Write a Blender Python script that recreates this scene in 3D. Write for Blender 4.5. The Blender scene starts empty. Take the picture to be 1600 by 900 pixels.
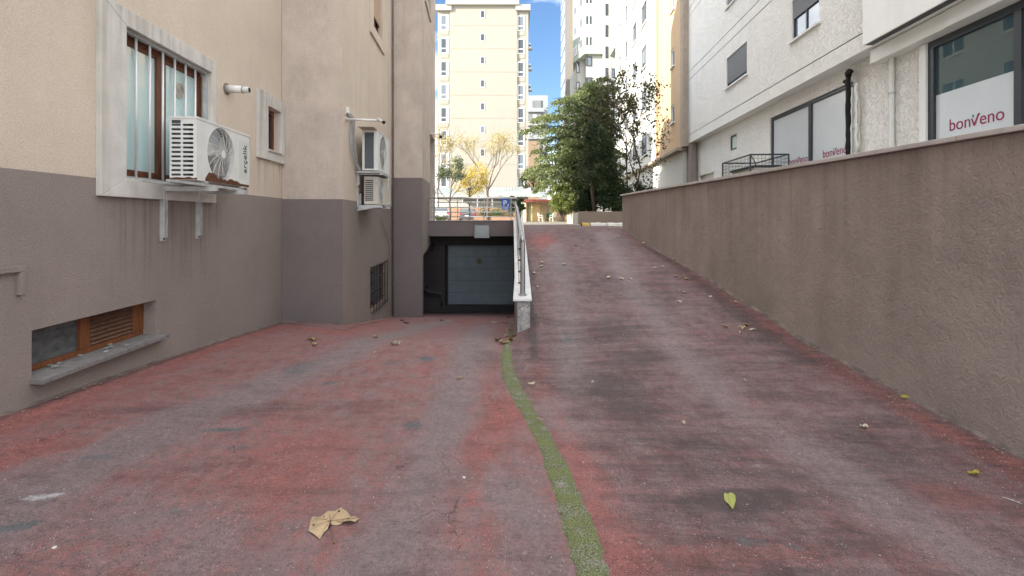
import bpy, math, random
import numpy as np
from mathutils import Vector as V, Matrix, noise as MN
random.seed(7); rng = np.random.default_rng(7)
S = bpy.context.scene
COL = S.collection
EYE = 1.5                      # everything is laid out with the eye at z=0, then lifted at the end
# ------------------------------------------------------------------ camera, world, sun, exposure
cd = bpy.data.cameras.new('camera'); cam = bpy.data.objects.new('camera', cd); COL.objects.link(cam)
FPX = 780.0
cd.sensor_width = 36; cd.lens = FPX/1600*36; cd.shift_y = -(450-344)/1600.0
cd.clip_start = .05; cd.clip_end = 3000
cam.location = (0, 0, 0); cam.rotation_euler = (math.pi/2, 0, 0)
S.camera = cam
SUN_DIR = V((-.894, -.447, 0)).normalized()*math.cos(math.radians(20)) + V((0, 0, math.sin(math.radians(20))))
w = bpy.data.worlds.new('World'); S.world = w; w.use_nodes = True
nt = w.node_tree; nt.nodes.clear()
wo = nt.nodes.new('ShaderNodeOutputWorld'); bg = nt.nodes.new('ShaderNodeBackground')
sky = nt.nodes.new('ShaderNodeTexSky'); sky.sky_type = 'NISHITA'; sky.sun_disc = False
sky.sun_elevation = math.radians(20); sky.sun_rotation = math.atan2(-.894, -.447) % (2*math.pi)
sky.air_density = 1.0; sky.dust_density = 0.3; sky.ozone_density = 1.0
bg.inputs[1].default_value = .06
tcw = nt.nodes.new('ShaderNodeTexCoord'); mpw = nt.nodes.new('ShaderNodeMapping'); mpw.inputs['Scale'].default_value = (1.6, 1.6, 3.2); mpw.inputs['Location'].default_value = (15.0, 0, 0)
nzw = nt.nodes.new('ShaderNodeTexNoise'); nzw.inputs['Scale'].default_value = 1.15; nzw.inputs['Detail'].default_value = 6
crw = nt.nodes.new('ShaderNodeValToRGB'); crw.color_ramp.elements[0].position = .43; crw.color_ramp.elements[1].position = .62
crw.color_ramp.elements[0].color = (.0,.0,.0,1); crw.color_ramp.elements[1].color = (1, 1, 1, 1)
mxw = nt.nodes.new('ShaderNodeMixRGB'); mxw.inputs[2].default_value = (15.6, 15.5, 15.2, 1)
L = nt.links.new
L(tcw.outputs['Generated'], mpw.inputs[0]); L(mpw.outputs[0], nzw.inputs['Vector']); L(nzw.outputs['Fac'], crw.inputs[0])
tnt = nt.nodes.new('ShaderNodeMixRGB'); tnt.blend_type = 'MULTIPLY'; tnt.inputs[0].default_value = 1; tnt.inputs[2].default_value = (.45, .56, .70, 1)
L(sky.outputs[0], tnt.inputs[1])
L(crw.outputs[0], mxw.inputs[0]); L(tnt.outputs[0], mxw.inputs[1]); L(mxw.outputs[0], bg.inputs[0]); L(bg.outputs[0], wo.inputs[0])
sd = bpy.data.lights.new('sun', 'SUN'); sd.energy = 2.0; sd.angle = math.radians(.5); sd.color = (1, .93, .82)
so = bpy.data.objects.new('sun', sd); COL.objects.link(so); so.rotation_euler = SUN_DIR.to_track_quat('Z', 'Y').to_euler()
S.view_settings.view_transform = 'Standard'; S.view_settings.look = 'None'; S.view_settings.gamma = 1
S.view_settings.exposure = 2.65

# ------------------------------------------------------------------ helpers
def tag(o, label=None, cat=None, group=None, kind=None):
    if label: o['label'] = label
    if cat: o['category'] = cat
    if group: o['group'] = group
    if kind: o['kind'] = kind
    return o
def thing(name, loc, label, cat, group=None):
    o = bpy.data.objects.new(name, None); COL.objects.link(o); o.location = loc
    o.empty_display_size = .2
    return tag(o, label, cat, group)
def put(o, parent=None):
    COL.objects.link(o)
    if parent is not None:
        o.parent = parent
        top = parent
        off = V((0, 0, 0))
        while top is not None: off += V(top.location); top = top.parent
        o.location = V(o.location) - off
    return o
class Fr:
    """vertical facade frame: O origin, U along, N outward normal"""
    def __init__(s, o, u, n):
        s.O = V((o[0], o[1], 0)); s.U = V((u[0], u[1], 0)).normalized(); s.N = V((n[0], n[1], 0)).normalized()
    def p(s, u, z, n=0): return s.O + s.U*u + s.N*n + V((0, 0, z))
    def hit(s, px, py=None, n=0):
        k = (px-800)/FPX; o = s.O + s.N*n
        u = (k*o.y - o.x)/(s.U.x - k*s.U.y)
        q = o + s.U*u
        return u if py is None else (u, (344-py)/FPX*q.y)
class MB:
    def __init__(s): s.v = []; s.f = []; s.m = []; s.mats = []
    def mi(s, m):
        if m is None: return 0
        if m not in s.mats: s.mats.append(m)
        return s.mats.index(m)
    def add(s, vs, fs, m=None):
        b = len(s.v); s.v += [tuple(x) for x in vs]; k = s.mi(m)
        for f in fs: s.f.append([i+b for i in f]); s.m.append(k)
        return s
    def quad(s, a, b, c, d, m=None): return s.add([a, b, c, d], [(0, 1, 2, 3)], m)
    def obox(s, o, u, v, w, m=None):
        o, u, v, w = V(o), V(u), V(v), V(w)
        if u.cross(v).dot(w) < 0: u, v = v, u
        P = [o, o+u, o+u+v, o+v, o+w, o+u+w, o+u+v+w, o+v+w]
        return s.add(P, [(3, 2, 1, 0), (4, 5, 6, 7), (0, 1, 5, 4), (1, 2, 6, 5), (2, 3, 7, 6), (3, 0, 4, 7)], m)
    def box(s, x0, x1, y0, y1, z0, z1, m=None):
        return s.obox((x0, y0, z0), (x1-x0, 0, 0), (0, y1-y0, 0), (0, 0, z1-z0), m)
    def fb(s, F, u0, u1, z0, z1, n0, n1, m=None):
        return s.obox(F.p(u0, z0, n0), F.U*(u1-u0), F.N*(n1-n0), V((0, 0, z1-z0)), m)
    def tube(s, pts, r, seg=8, m=None, cap=True):
        pts = [V(p) for p in pts]; n = len(pts); rs = r if isinstance(r, (list, tuple)) else [r]*n
        vs = []; ref = None
        for i, p in enumerate(pts):
            d = (pts[min(i+1, n-1)]-pts[max(i-1, 0)]).normalized()
            a = V((0, 0, 1)) if abs(d.z) < .9 else V((1, 0, 0))
            if ref is None: x = d.cross(a).normalized()
            else: x = (ref - d*ref.dot(d)).normalized()
            ref = x; y = d.cross(x)
            for k in range(seg):
                t = 2*math.pi*k/seg; vs.append(p + (x*math.cos(t)+y*math.sin(t))*rs[i])
        fs = [(i*seg+k, i*seg+(k+1) % seg, (i+1)*seg+(k+1) % seg, (i+1)*seg+k) for i in range(n-1) for k in range(seg)]
        if cap: fs += [tuple(range(seg))[::-1], tuple(range((n-1)*seg, n*seg))]
        return s.add(vs, fs, m)
    def disc(s, c, ax, r, th, seg=24, m=None):
        c = V(c); ax = V(ax).normalized(); return s.tube([c, c+ax*th], r, seg, m)
    def ring(s, c, ax, R, r, seg=32, k=5, m=None):
        c = V(c); ax = V(ax).normalized(); x = ax.orthogonal().normalized(); y = ax.cross(x)
        vs = []
        for i in range(seg):
            t = 2*math.pi*i/seg; d = x*math.cos(t)+y*math.sin(t)
            for j in range(k):
                q = 2*math.pi*j/k; vs.append(c + d*(R+r*math.cos(q)) + ax*(r*math.sin(q)))
        fs = [(i*k+j, ((i+1) % seg)*k+j, ((i+1) % seg)*k+(j+1) % k, i*k+(j+1) % k) for i in range(seg) for j in range(k)]
        return s.add(vs, fs, m)
    def prism(s, poly, ax, m=None):
        n = len(poly); poly = [V(p) for p in poly]; ax = V(ax)
        nn = V((0, 0, 0))
        for i in range(n): nn += poly[i].cross(poly[(i+1) % n])
        if nn.dot(ax) < 0: poly = poly[::-1]
        return s.add(poly+[p+ax for p in poly], [tuple(range(n))[::-1], tuple(range(n, 2*n))]+[(i, (i+1) % n, n+(i+1) % n, n+i) for i in range(n)], m)
    def build(s, name, mat=None, parent=None, smooth=False, bevel=0, seg=2, org=None):
        me = bpy.data.meshes.new(name)
        O = V(org) if org is not None else None
        me.from_pydata([tuple(V(v)-O) for v in s.v] if O is not None else s.v, [], s.f)
        mats = s.mats if s.mats else [mat]
        for m in mats: me.materials.append(m)
        if len(mats) > 1: me.polygons.foreach_set('material_index', s.m)
        if smooth: me.polygons.foreach_set('use_smooth', [True]*len(me.polygons))
        me.update()
        o = bpy.data.objects.new(name, me)
        if O is not None: o.location = O
        put(o, parent)
        if bevel:
            b = o.modifiers.new('bevel', 'BEVEL'); b.width = bevel; b.segments = seg; b.limit_method = 'ANGLE'
        return o
def clone(o, parent=None, loc=None, rotz=None, label=None):
    c = o.copy(); COL.objects.link(c); c.parent = parent
    if loc is not None: c.location = loc
    if rotz is not None: c.rotation_euler = (0, 0, rotz)
    if label: c['label'] = label
    for ch in list(o.children): clone(ch, c)
    return c
def from_np(name, verts, faces4, mat, parent=None, smooth=False, attr=None, colattr=None):
    me = bpy.data.meshes.new(name); n = len(verts); k = faces4.shape[1]; m = len(faces4)
    me.vertices.add(n); me.vertices.foreach_set('co', np.asarray(verts, np.float32).ravel())
    me.loops.add(m*k); me.loops.foreach_set('vertex_index', faces4.astype(np.int32).ravel())
    me.polygons.add(m); me.polygons.foreach_set('loop_start', np.arange(0, m*k, k, dtype=np.int32))
    try: me.polygons.foreach_set('loop_total', np.full(m, k, dtype=np.int32))
    except Exception: pass
    me.polygons.foreach_set('use_smooth', np.full(m, smooth))
    me.materials.append(mat)
    if colattr is not None:
        a = me.color_attributes.new('wear', 'FLOAT_COLOR', 'POINT'); a.data.foreach_set('color', colattr.astype(np.float32).ravel())
    if attr is not None:
        a = me.attributes.new('var', 'FLOAT', 'POINT'); a.data.foreach_set('value', attr.astype(np.float32))
    me.update(calc_edges=True); me.validate()
    o = bpy.data.objects.new(name, me); put(o, parent); return o

# ------------------------------------------------------------------ materials
def nodes(m):
    m.use_nodes = True; return m.node_tree, m.node_tree.nodes['Principled BSDF']
MC = {}
def mat(name, col, rough=.7, metal=0, var=.0, vs=3.0, bump=0, bs=60.0, spec=.3, stain=0, col2=None, coat=0, aniso=None, stretch=None, bdist=.004, grain=0):
    """base colour with low-frequency variation (var), vertical streak stains, relief"""
    if name in MC: return MC[name]
    m = bpy.data.materials.new(name); t, b = nodes(m); N = t.nodes.new; K = t.links.new
    b.inputs['Roughness'].default_value = rough; b.inputs['Metallic'].default_value = metal
    b.inputs['Specular IOR Level'].default_value = spec; b.inputs['Coat Weight'].default_value = coat
    b.inputs['Base Color'].default_value = (*col, 1)
    tc = N('ShaderNodeTexCoord'); src = tc.outputs['Object']
    cur = None
    if var or stain or grain or col2:
        def rgb(c): 
            n = N('ShaderNodeRGB'); n.outputs[0].default_value = (*c, 1); return n.outputs[0]
        cur = rgb(col)
        if col2 or var:
            nz = N('ShaderNodeTexNoise'); nz.inputs['Scale'].default_value = vs; nz.inputs['Detail'].default_value = 6; nz.inputs['Roughness'].default_value = .62
            mp = N('ShaderNodeMapping'); K(src, mp.inputs[0])
            if stretch: mp.inputs['Scale'].default_value = stretch
            K(mp.outputs[0], nz.inputs['Vector'])
            cr = N('ShaderNodeMapRange'); cr.inputs[1].default_value = .32; cr.inputs[2].default_value = .68
            K(nz.outputs['Fac'], cr.inputs[0])
            mx = N('ShaderNodeMixRGB'); K(cr.outputs[0], mx.inputs[0]); K(cur, mx.inputs[1])
            c2 = col2 if col2 else tuple(c*(1-var) for c in col)
            mx.inputs[2].default_value = (*c2, 1); cur = mx.outputs[0]
        if stain:
            mp = N('ShaderNodeMapping'); K(src, mp.inputs[0]); mp.inputs['Scale'].default_value = (2.2, 2.2, .3)
            nz = N('ShaderNodeTexNoise'); nz.inputs['Scale'].default_value = 1.3; nz.inputs['Detail'].default_value = 7; K(mp.outputs[0], nz.inputs['Vector'])
            cr = N('ShaderNodeMapRange'); cr.inputs[1].default_value = .5; cr.inputs[2].default_value = .75; cr.inputs[4].default_value = stain; K(nz.outputs['Fac'], cr.inputs[0])
            mx = N('ShaderNodeMixRGB'); mx.blend_type = 'MULTIPLY'; K(cr.outputs[0], mx.inputs[0]); K(cur, mx.inputs[1]); mx.inputs[2].default_value = (.62, .58, .52, 1); cur = mx.outputs[0]
        if grain:
            nz = N('ShaderNodeTexNoise'); nz.inputs['Scale'].default_value = bs*1.5; nz.inputs['Detail'].default_value = 3; K(src, nz.inputs['Vector'])
            cr = N('ShaderNodeMapRange'); cr.inputs[1].default_value = .3; cr.inputs[2].default_value = .7; cr.inputs[3].default_value = 1-grain; cr.inputs[4].default_value = 1+grain; K(nz.outputs['Fac'], cr.inputs[0])
            mx = N('ShaderNodeVectorMath'); mx.operation = 'SCALE'; K(cur, mx.inputs[0]); K(cr.outputs[0], mx.inputs['Scale']); cur = mx.outputs[0]
        K(cur, b.inputs['Base Color'])
    if bump:
        nz = N('ShaderNodeTexNoise'); nz.inputs['Scale'].default_value = bs; nz.inputs['Detail'].default_value = 4; nz.inputs['Roughness'].default_value = .55
        K(src, nz.inputs['Vector'])
        bp = N('ShaderNodeBump'); bp.inputs['Strength'].default_value = bump; bp.inputs['Distance'].default_value = bdist
        K(nz.outputs['Fac'], bp.inputs['Height']); K(bp.outputs[0], b.inputs['Normal'])
    MC[name] = m; return m
def glass(name, col, rough=.05, spec=.8, metal=0):
    m = bpy.data.materials.new(name); t, b = nodes(m)
    b.inputs['Base Color'].default_value = (*col, 1); b.inputs['Roughness'].default_value = rough
    b.inputs['Specular IOR Level'].default_value = spec; b.inputs['Metallic'].default_value = metal; b.inputs['IOR'].default_value = 1.6
    N = t.nodes.new; tc = N('ShaderNodeTexCoord'); nz = N('ShaderNodeTexNoise'); nz.inputs['Scale'].default_value = 1.3; t.links.new(tc.outputs['Object'], nz.inputs['Vector'])
    bp = N('ShaderNodeBump'); bp.inputs['Strength'].default_value = .04; bp.inputs['Distance'].default_value = .02
    t.links.new(nz.outputs['Fac'], bp.inputs['Height']); t.links.new(bp.outputs[0], b.inputs['Normal'])
    return m
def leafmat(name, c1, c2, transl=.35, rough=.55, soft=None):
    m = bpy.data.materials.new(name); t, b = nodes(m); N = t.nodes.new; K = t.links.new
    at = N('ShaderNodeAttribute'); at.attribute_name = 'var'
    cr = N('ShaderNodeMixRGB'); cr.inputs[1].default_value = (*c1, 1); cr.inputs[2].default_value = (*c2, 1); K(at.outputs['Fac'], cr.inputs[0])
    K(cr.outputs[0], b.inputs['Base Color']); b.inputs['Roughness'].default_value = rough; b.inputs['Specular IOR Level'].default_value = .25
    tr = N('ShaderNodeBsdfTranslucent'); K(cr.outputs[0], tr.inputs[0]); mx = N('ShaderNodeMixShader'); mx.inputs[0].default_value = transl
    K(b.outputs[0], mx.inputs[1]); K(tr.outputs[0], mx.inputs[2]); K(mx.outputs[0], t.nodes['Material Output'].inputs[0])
    return m

BEIGE = (.65, .55, .445); TAUPE = (.275, .230, .205)
M_beige = mat('beige_stucco', BEIGE, .92, var=.12, vs=.8, bump=1, bs=85, stain=.24, grain=.16, bdist=.011)
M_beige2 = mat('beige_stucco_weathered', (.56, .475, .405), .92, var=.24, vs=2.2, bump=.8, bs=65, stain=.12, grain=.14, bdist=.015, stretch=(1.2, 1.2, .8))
M_taupe = mat('taupe_stucco', TAUPE, .9, var=.13, vs=.9, bump=1.0, bs=85, stain=.15, grain=.14, bdist=.011)
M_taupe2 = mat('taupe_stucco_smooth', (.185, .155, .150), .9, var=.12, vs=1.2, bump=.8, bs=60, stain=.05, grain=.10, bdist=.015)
M_surround = mat('painted_stone_surround', (.60, .575, .53), .75, var=.16, vs=5, bump=.25, bs=40, stain=.65, grain=.03)
M_wood = mat('brown_window_wood', (.16, .055, .025), .45, var=.45, vs=6, stretch=(5, 5, .8), bump=.15, bs=50, spec=.4)
M_wood_or = mat('orange_brown_wood', (.21, .075, .028), .6, var=.5, vs=8, stretch=(5, 5, .8), bump=.2, bs=50)
M_wood_slat = mat('weathered_slat_wood', (.17, .088, .055), .8, var=.45, vs=12, bump=.3, bs=90)
M_steel = mat('brushed_steel', (.66, .66, .65), .32, metal=.55, var=.12, vs=8)
M_bar = mat('galvanised_bar', (.70, .70, .69), .35, metal=.35, var=.12, vs=14)
M_galv = mat('painted_bracket', (.50, .51, .50), .5, metal=.2, var=.3, vs=9, stain=.4)
M_dark = mat('near_black', (.012, .012, .013), .8)
M_black = mat('black_metal', (.03, .03, .032), .45, var=.3, vs=20)
M_acwhite = mat('ac_casing_paint', (.66, .66, .63), .38, var=.12, vs=5, grain=.02)
M_acold = mat('ac_casing_yellowed', (.58, .55, .47), .5, var=.2, vs=6)
M_rust = mat('rust', (.14, .055, .028), .9, var=.6, vs=30, bump=.8, bs=120)
M_wire = mat('grille_wire', (.60, .60, .57), .4, metal=.3)
M_fin = mat('condenser_fins', (.10, .11, .12), .6, metal=.5)
M_fan = mat('fan_plastic', (.30, .29, .27), .5)
M_cable = mat('grey_cable', (.42, .42, .41), .6, var=.25, vs=20)
M_pvc = mat('white_pvc', (.72, .71, .67), .4, var=.15, vs=7)
M_conc = mat('rough_concrete', (.40, .39, .38), .9, var=.5, vs=14, bump=1, bs=40, grain=.3, bdist=.03)
M_marble = mat('white_marble_coping', (.66, .66, .65), .45, var=.2, vs=4, stain=.2, bump=.1, bs=40)
M_sill = mat('grey_marble_sill', (.215, .20, .195), .65, var=.35, vs=14, bump=.35, bs=70, grain=.18)
M_cap = mat('coping_stone', (.52, .47, .44), .6, var=.25, vs=5, stain=.3, bump=.2, bs=50)
M_bwhite = mat('white_rough_render', (.78, .77, .73), .92, var=.06, vs=1.2, stain=.12, grain=.05, bs=20)
def worm(m, sc, strength, dist):
    t = m.node_tree; N = t.nodes.new; K = t.links.new
    tc = N('ShaderNodeTexCoord'); nz = N('ShaderNodeTexNoise'); nz.inputs['Scale'].default_value = sc; nz.inputs['Detail'].default_value = 3; nz.inputs['Distortion'].default_value = 1.2
    cr = N('ShaderNodeValToRGB'); cr.color_ramp.elements[0].position = .40; cr.color_ramp.elements[1].position = .50
    K(tc.outputs['Object'], nz.inputs['Vector']); K(nz.outputs['Fac'], cr.inputs[0])
    bp = N('ShaderNodeBump'); bp.inputs['Strength'].default_value = strength; bp.inputs['Distance'].default_value = dist
    K(cr.outputs[0], bp.inputs['Height']); K(bp.outputs[0], t.nodes['Principled BSDF'].inputs['Normal'])
worm(M_bwhite, 15, .8, .020)
M_bpanel = mat('white_cladding_panel', (.76, .76, .73), .45, var=.05, vs=2, stain=.15)
M_bsmooth = mat('white_smooth_render', (.77, .77, .74), .9, var=.07, vs=1, stain=.1, bump=.3, bs=50)  # smooth white render for sills and soffit
M_frame = mat('dark_window_frame', (.035, .04, .048), .4)
M_shut = mat('grey_roller_shutter', (.16, .17, .18), .6, var=.1, vs=9)
M_film = mat('frosted_white_film', (.60, .64, .67), .25, var=.06, vs=1.5, spec=.5)
M_plum = mat('plum_lettering', (.26, .012, .07), .5)
M_green = mat('green_dot', (.02, .22, .09), .5)
M_blue = mat('blue_sign', (.010, .075, .34), .4)
M_signw = mat('white_sign_print', (.8, .8, .8), .5)
G_win = glass('pale_cyan_glass', (.50, .66, .66), .05, .9)  # pale cyan base colour for the panes
G_dark = glass('dark_glass', (.02, .028, .032), .04, 1)
G_shop = glass('shop_glass', (.045, .085, .095), .02, .8)
G_far = glass('far_window_glass', (.055, .065, .075), .12, .25)
G_sky = glass('upper_window_glass', (.10, .15, .20), .05, 1)
M_pale = mat('pale_blind', (.55, .60, .66), .6)

def drips(m, z0, z1, k, y0=-99, y1=99, col=(.45, .42, .38)):
    """rain-washed dirt streaks that start at z1 and fade out at z0"""
    t = m.node_tree; N = t.nodes.new; K = t.links.new; bs_ = t.nodes['Principled BSDF']; src = bs_.inputs['Base Color'].links[0].from_socket
    tc = N('ShaderNodeTexCoord'); mp = N('ShaderNodeMapping'); mp.inputs['Scale'].default_value = (9, 9, .45); K(tc.outputs['Object'], mp.inputs[0])
    nz = N('ShaderNodeTexNoise'); nz.inputs['Scale'].default_value = 1.2; nz.inputs['Detail'].default_value = 6; K(mp.outputs[0], nz.inputs['Vector'])
    sp = N('ShaderNodeSeparateXYZ'); K(tc.outputs['Object'], sp.inputs[0])
    def mr(x, a_, b_, c_, d_):
        n = N('ShaderNodeMapRange'); K(x, n.inputs[0]); n.inputs[1].default_value = a_; n.inputs[2].default_value = b_; n.inputs[3].default_value = c_; n.inputs[4].default_value = d_; return n.outputs[0]
    def mul(a_, b_):
        n = N('ShaderNodeMath'); n.operation = 'MULTIPLY'; K(a_, n.inputs[0]); K(b_, n.inputs[1]); return n.outputs[0]
    f = mul(mr(nz.outputs['Fac'], .46, .68, 0, k), mr(sp.outputs['Z'], z0, z1, 0, 1)); f = mul(f, mr(sp.outputs['Z'], z1, z1+.02, 1, 0))
    if y0 > -90: f = mul(f, mul(mr(sp.outputs['Y'], y0-.1, y0+.1, 0, 1), mr(sp.outputs['Y'], y1-.1, y1+.1, 1, 0)))
    mx = N('ShaderNodeMixRGB'); mx.blend_type = 'MULTIPLY'; K(f, mx.inputs[0]); K(src, mx.inputs[1]); mx.inputs[2].default_value = (*col, 1); K(mx.outputs[0], bs_.inputs['Base Color'])
drips(M_taupe, -.9, .23, .75, 4.7, 6.7); drips(M_beige, .38, 1.0, .8, 7.85, 8.85); drips(M_beige2, 2.0, 15, .35); drips(M_surround, 1.2, 2.08, .6)
# ------------------------------------------------------------------ wall with real openings
def fwall(F, u0, u1, z0, z1, holes, mats, name, parent=None, n=0, org=None):
    """holes: (ua,ub,za,zb,depth[,back_mat]); mats: list of (z_upper_limit, material) bottom-up"""
    us = sorted({u0, u1, *[x for h in holes for x in h[:2] if u0 < x < u1]})
    zs = sorted({z0, z1, *[x for h in holes for x in h[2:4] if z0 < x < z1], *[m[0] for m in mats if z0 < m[0] < z1]})
    b = MB()
    def mz(z):
        for zl, m in mats:
            if z < zl: return m
        return mats[-1][1]
    out = F.U.cross(V((0, 0, 1))).dot(F.N) > 0
    def q(a, bb, c, d, m):
        (b.quad(a, bb, c, d, m) if out else b.quad(d, c, bb, a, m))
    for i in range(len(us)-1):
        for j in range(len(zs)-1):
            cu, cz = (us[i]+us[i+1])/2, (zs[j]+zs[j+1])/2
            if any(h[0] < cu < h[1] and h[2] < cz < h[3] for h in holes): continue
            q(F.p(us[i], zs[j], n), F.p(us[i+1], zs[j], n), F.p(us[i+1], zs[j+1], n), F.p(us[i], zs[j+1], n), mz(cz))
    for h in holes:
        ua, ub, za, zb, d = h[:5]; ua, ub, za, zb = max(ua, u0), min(ub, u1), max(za, z0), min(zb, z1)
        m = h[6] if len(h) > 6 else mz((za+zb)/2)
        P = lambda u, z, k: F.p(u, z, n-k)
        q(P(ua, za, d), P(ua, za, 0), P(ua, zb, 0), P(ua, zb, d), m); q(P(ub, za, 0), P(ub, za, d), P(ub, zb, d), P(ub, zb, 0), m)
        q(P(ua, za, 0), P(ua, za, d), P(ub, za, d), P(ub, za, 0), m); q(P(ua, zb, d), P(ua, zb, 0), P(ub, zb, 0), P(ub, zb, d), m)
        if len(h) > 5 and h[5] is not None: q(P(ua, za, d), P(ub, za, d), P(ub, zb, d), P(ua, zb, d), h[5])
    return b.build(name, parent=parent)
def frame_rect(b, F, u0, u1, z0, z1, wd, n0, n1, m=None):
    b.fb(F, u0, u1, z1-wd, z1, n0, n1, m); b.fb(F, u0, u1, z0, z0+wd, n0, n1, m)
    b.fb(F, u0, u0+wd, z0+wd, z1-wd, n0, n1, m); b.fb(F, u1-wd, u1, z0+wd, z1-wd, n0, n1, m)
def simple_window(F, u0, u1, z0, z1, n, parent, fm, gm, wd=.06, mull=(), rail=None, sill=None, shutter=0, share=None):
    """window part = frame, sub-parts pane / sill / roller_shutter"""
    if n > 0: n += .035
    b = MB(); frame_rect(b, F, u0, u1, z0, z1, wd, n-.04, n+.01, fm)
    for t in mull: uu = u0+(u1-u0)*t; b.fb(F, uu-wd/2, uu+wd/2, z0+wd, z1-wd, n-.04, n+.005, fm)
    if rail is not None: zz = z0+(z1-z0)*rail; b.fb(F, u0+wd, u1-wd, zz-wd/2, zz+wd/2, n-.042, n+.003, fm)
    o = b.build('window', parent=parent)
    p = MB(); p.fb(F, u0+wd*.6, u1-wd*.6, z0+wd*.6, z1-wd*.6, n-.03, n-.02, gm); p.build('pane', parent=o)
    if sill: s_ = MB(); s_.fb(F, u0-.06, u1+.06, z0-.05, z0-.004, n-.05, sill[0], sill[1]); s_.build('sill', parent=o)
    if shutter:
        s_ = MB(); k = int((z1-z0)*shutter/.055)
        for i in range(k):
            zz = z1-.01-(i+1)*.055; s_.fb(F, u0+.03, u1-.03, zz, zz+.048, n+.012, n+.028, M_shut)
        s_.build('roller_shutter', parent=o)
    return o
def text(body, size, F, u, z, n, m, parent, name='lettering', rot=0, width=None, shear=0, flip=True):
    cu = bpy.data.curves.new(name, 'FONT'); cu.body = body; cu.size = size; cu.shear = shear; cu.extrude = .001
    to = bpy.data.objects.new(name, cu); COL.objects.link(to)
    bpy.context.view_layer.update()
    me = bpy.data.meshes.new_from_object(to); COL.objects.unlink(to); bpy.data.objects.remove(to)
    me.materials.clear(); me.materials.append(m)
    xs = [v.co.x for v in me.vertices]
    if width: k = width/(max(xs)-min(xs))
    else: k = 1
    right = V((0, 0, 1)).cross(F.N)   # reading direction seen from outside
    up = V((0, 0, 1))
    if rot: right, up = up, -right
    o0 = F.p(u, z, n)
    for v in me.vertices: v.co = o0 + right*(v.co.x-min(xs))*k + up*v.co.y*(k if width else 1) + F.N*v.co.z
    o = bpy.data.objects.new(name, me); put(o, parent); return o

# ------------------------------------------------------------------ facade frames
NA = (1, .0641); UA = (-.0641, 1)
FA = Fr((-3.5, 0), UA, NA)
def go(p, d, px):
    k = (px-800)/FPX; t = (k*p.y-p.x)/(d.x-k*d.y); return p+d*t
uA = FA.U; nA = FA.N
C1 = FA.p(FA.hit(441.5), 0); C2 = go(C1, nA, 535.5); C3 = go(C2, uA, 612); C4 = go(C3, nA, 660); C5 = go(C4, uA, 680)
F1 = Fr(C1.xy, nA.xy, (-uA).xy); F1s = Fr(C2.xy, uA.xy, nA.xy); F2 = Fr(C3.xy, nA.xy, (-uA).xy); F2s = Fr(C4.xy, uA.xy, nA.xy)
FB = Fr((6.75, 0), (.0641, 1), (-1, .0641)); FBg = Fr((7.1, 0), (.0641, 1), (-1, .0641)); FE = Fr((6.5, 0), (.0641, 1), (-1, .0641))
FBp = Fr((6.54, 0), (.0641, 1), (-1, .0641)); FBf = Fr((6.85, 0), (.0641, 1), (-1, .0641))
FW = Fr((3.7, 0), (-.077, 1), (-1, -.077))

# ------------------------------------------------------------------ ground profiles
YT = np.linspace(-3, 18, 1051)
def prof(pts, sm=25):
    x, y = zip(*pts); z = np.interp(YT, x, y); k = np.hanning(sm); k /= k.sum()
    zp = np.pad(z, sm//2, mode='edge'); return np.convolve(zp, k, 'valid')
LP = prof([(-3, -1.25), (0, -1.3), (3.64, -1.426), (5.19, -1.517), (6.46, -1.60), (8.85, -1.80), (13.66, -2.64), (17.5, -3.2), (18, -3.2)])
CLP = prof([(-3, -1.45), (0, -1.46), (2.1, -1.5), (4, -1.5), (5, -1.49), (5.7, -1.46), (6.2, -1.48), (7, -1.64), (8.85, -1.96), (13.66, -2.68), (17.5, -3.22), (18, -3.22)], 21)
CRP = prof([(-3, -1.45), (0, -1.46), (2.1, -1.5), (4, -1.5), (5, -1.49), (5.7, -1.455), (6.2, -1.405), (6.6, -1.30), (7, -1.205), (8.73, -.85), (10.8, -.5), (12.4, -.205), (13.2, -.165), (18, -.165)], 21)
RP = prof([(-3, -1.75), (0, -1.74), (3.36, -1.594), (4.69, -1.448), (6.27, -1.278), (8.73, -.84), (10.8, -.503), (12.4, -.205), (13.2, -.165), (18, -.165)])
XB = prof([(-3, .55), (0, .48), (2.1, .345), (2.48, .324), (2.8, .294), (3.19, .256), (3.66, .178), (3.95, .116), (4.35, .04), (4.75, -.025), (5.2, -.06), (5.6, -.06), (6.2, .07), (18, .07)], 25)
def tab(T, y): return np.interp(y, YT, T)
def gz(x, y, side=None):
    xb = tab(XB, y)
    if side is None: side = 'L' if x < xb else 'R'
    if side == 'L':
        xl = -3.5-.0641*y; t = (x-xl)/(xb-xl); t = np.clip(t, 0, 1); t = np.minimum(1, t*1.6); t = t*t*(3-2*t)
        return tab(LP, y)+(tab(CLP, y)-tab(LP, y))*t
    xr = 3.7-.077*y; t = np.clip((x-xb)/(xr-xb), 0, 1); t = t*t*(3-2*t)
    lip = np.clip((y-5.5)/.6, 0, 1)*np.clip((11-y)/3, 0, 1)*np.clip((x-xb)/.17, 0, 1)*.065
    return tab(CRP, y)+(tab(RP, y)-tab(CRP, y))*t+lip
def G(px, py, side=None):
    """the spot on the driveway seen at a photograph position (layout reference)"""
    kx, kz = (px-800)/FPX, (344-py)/FPX
    y = 1.4
    while y < 17:
        if gz(kx*y, y, side) >= kz*y: break
        y += .01
    return V((kx*y, y, float(gz(kx*y, y, side))))
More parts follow.
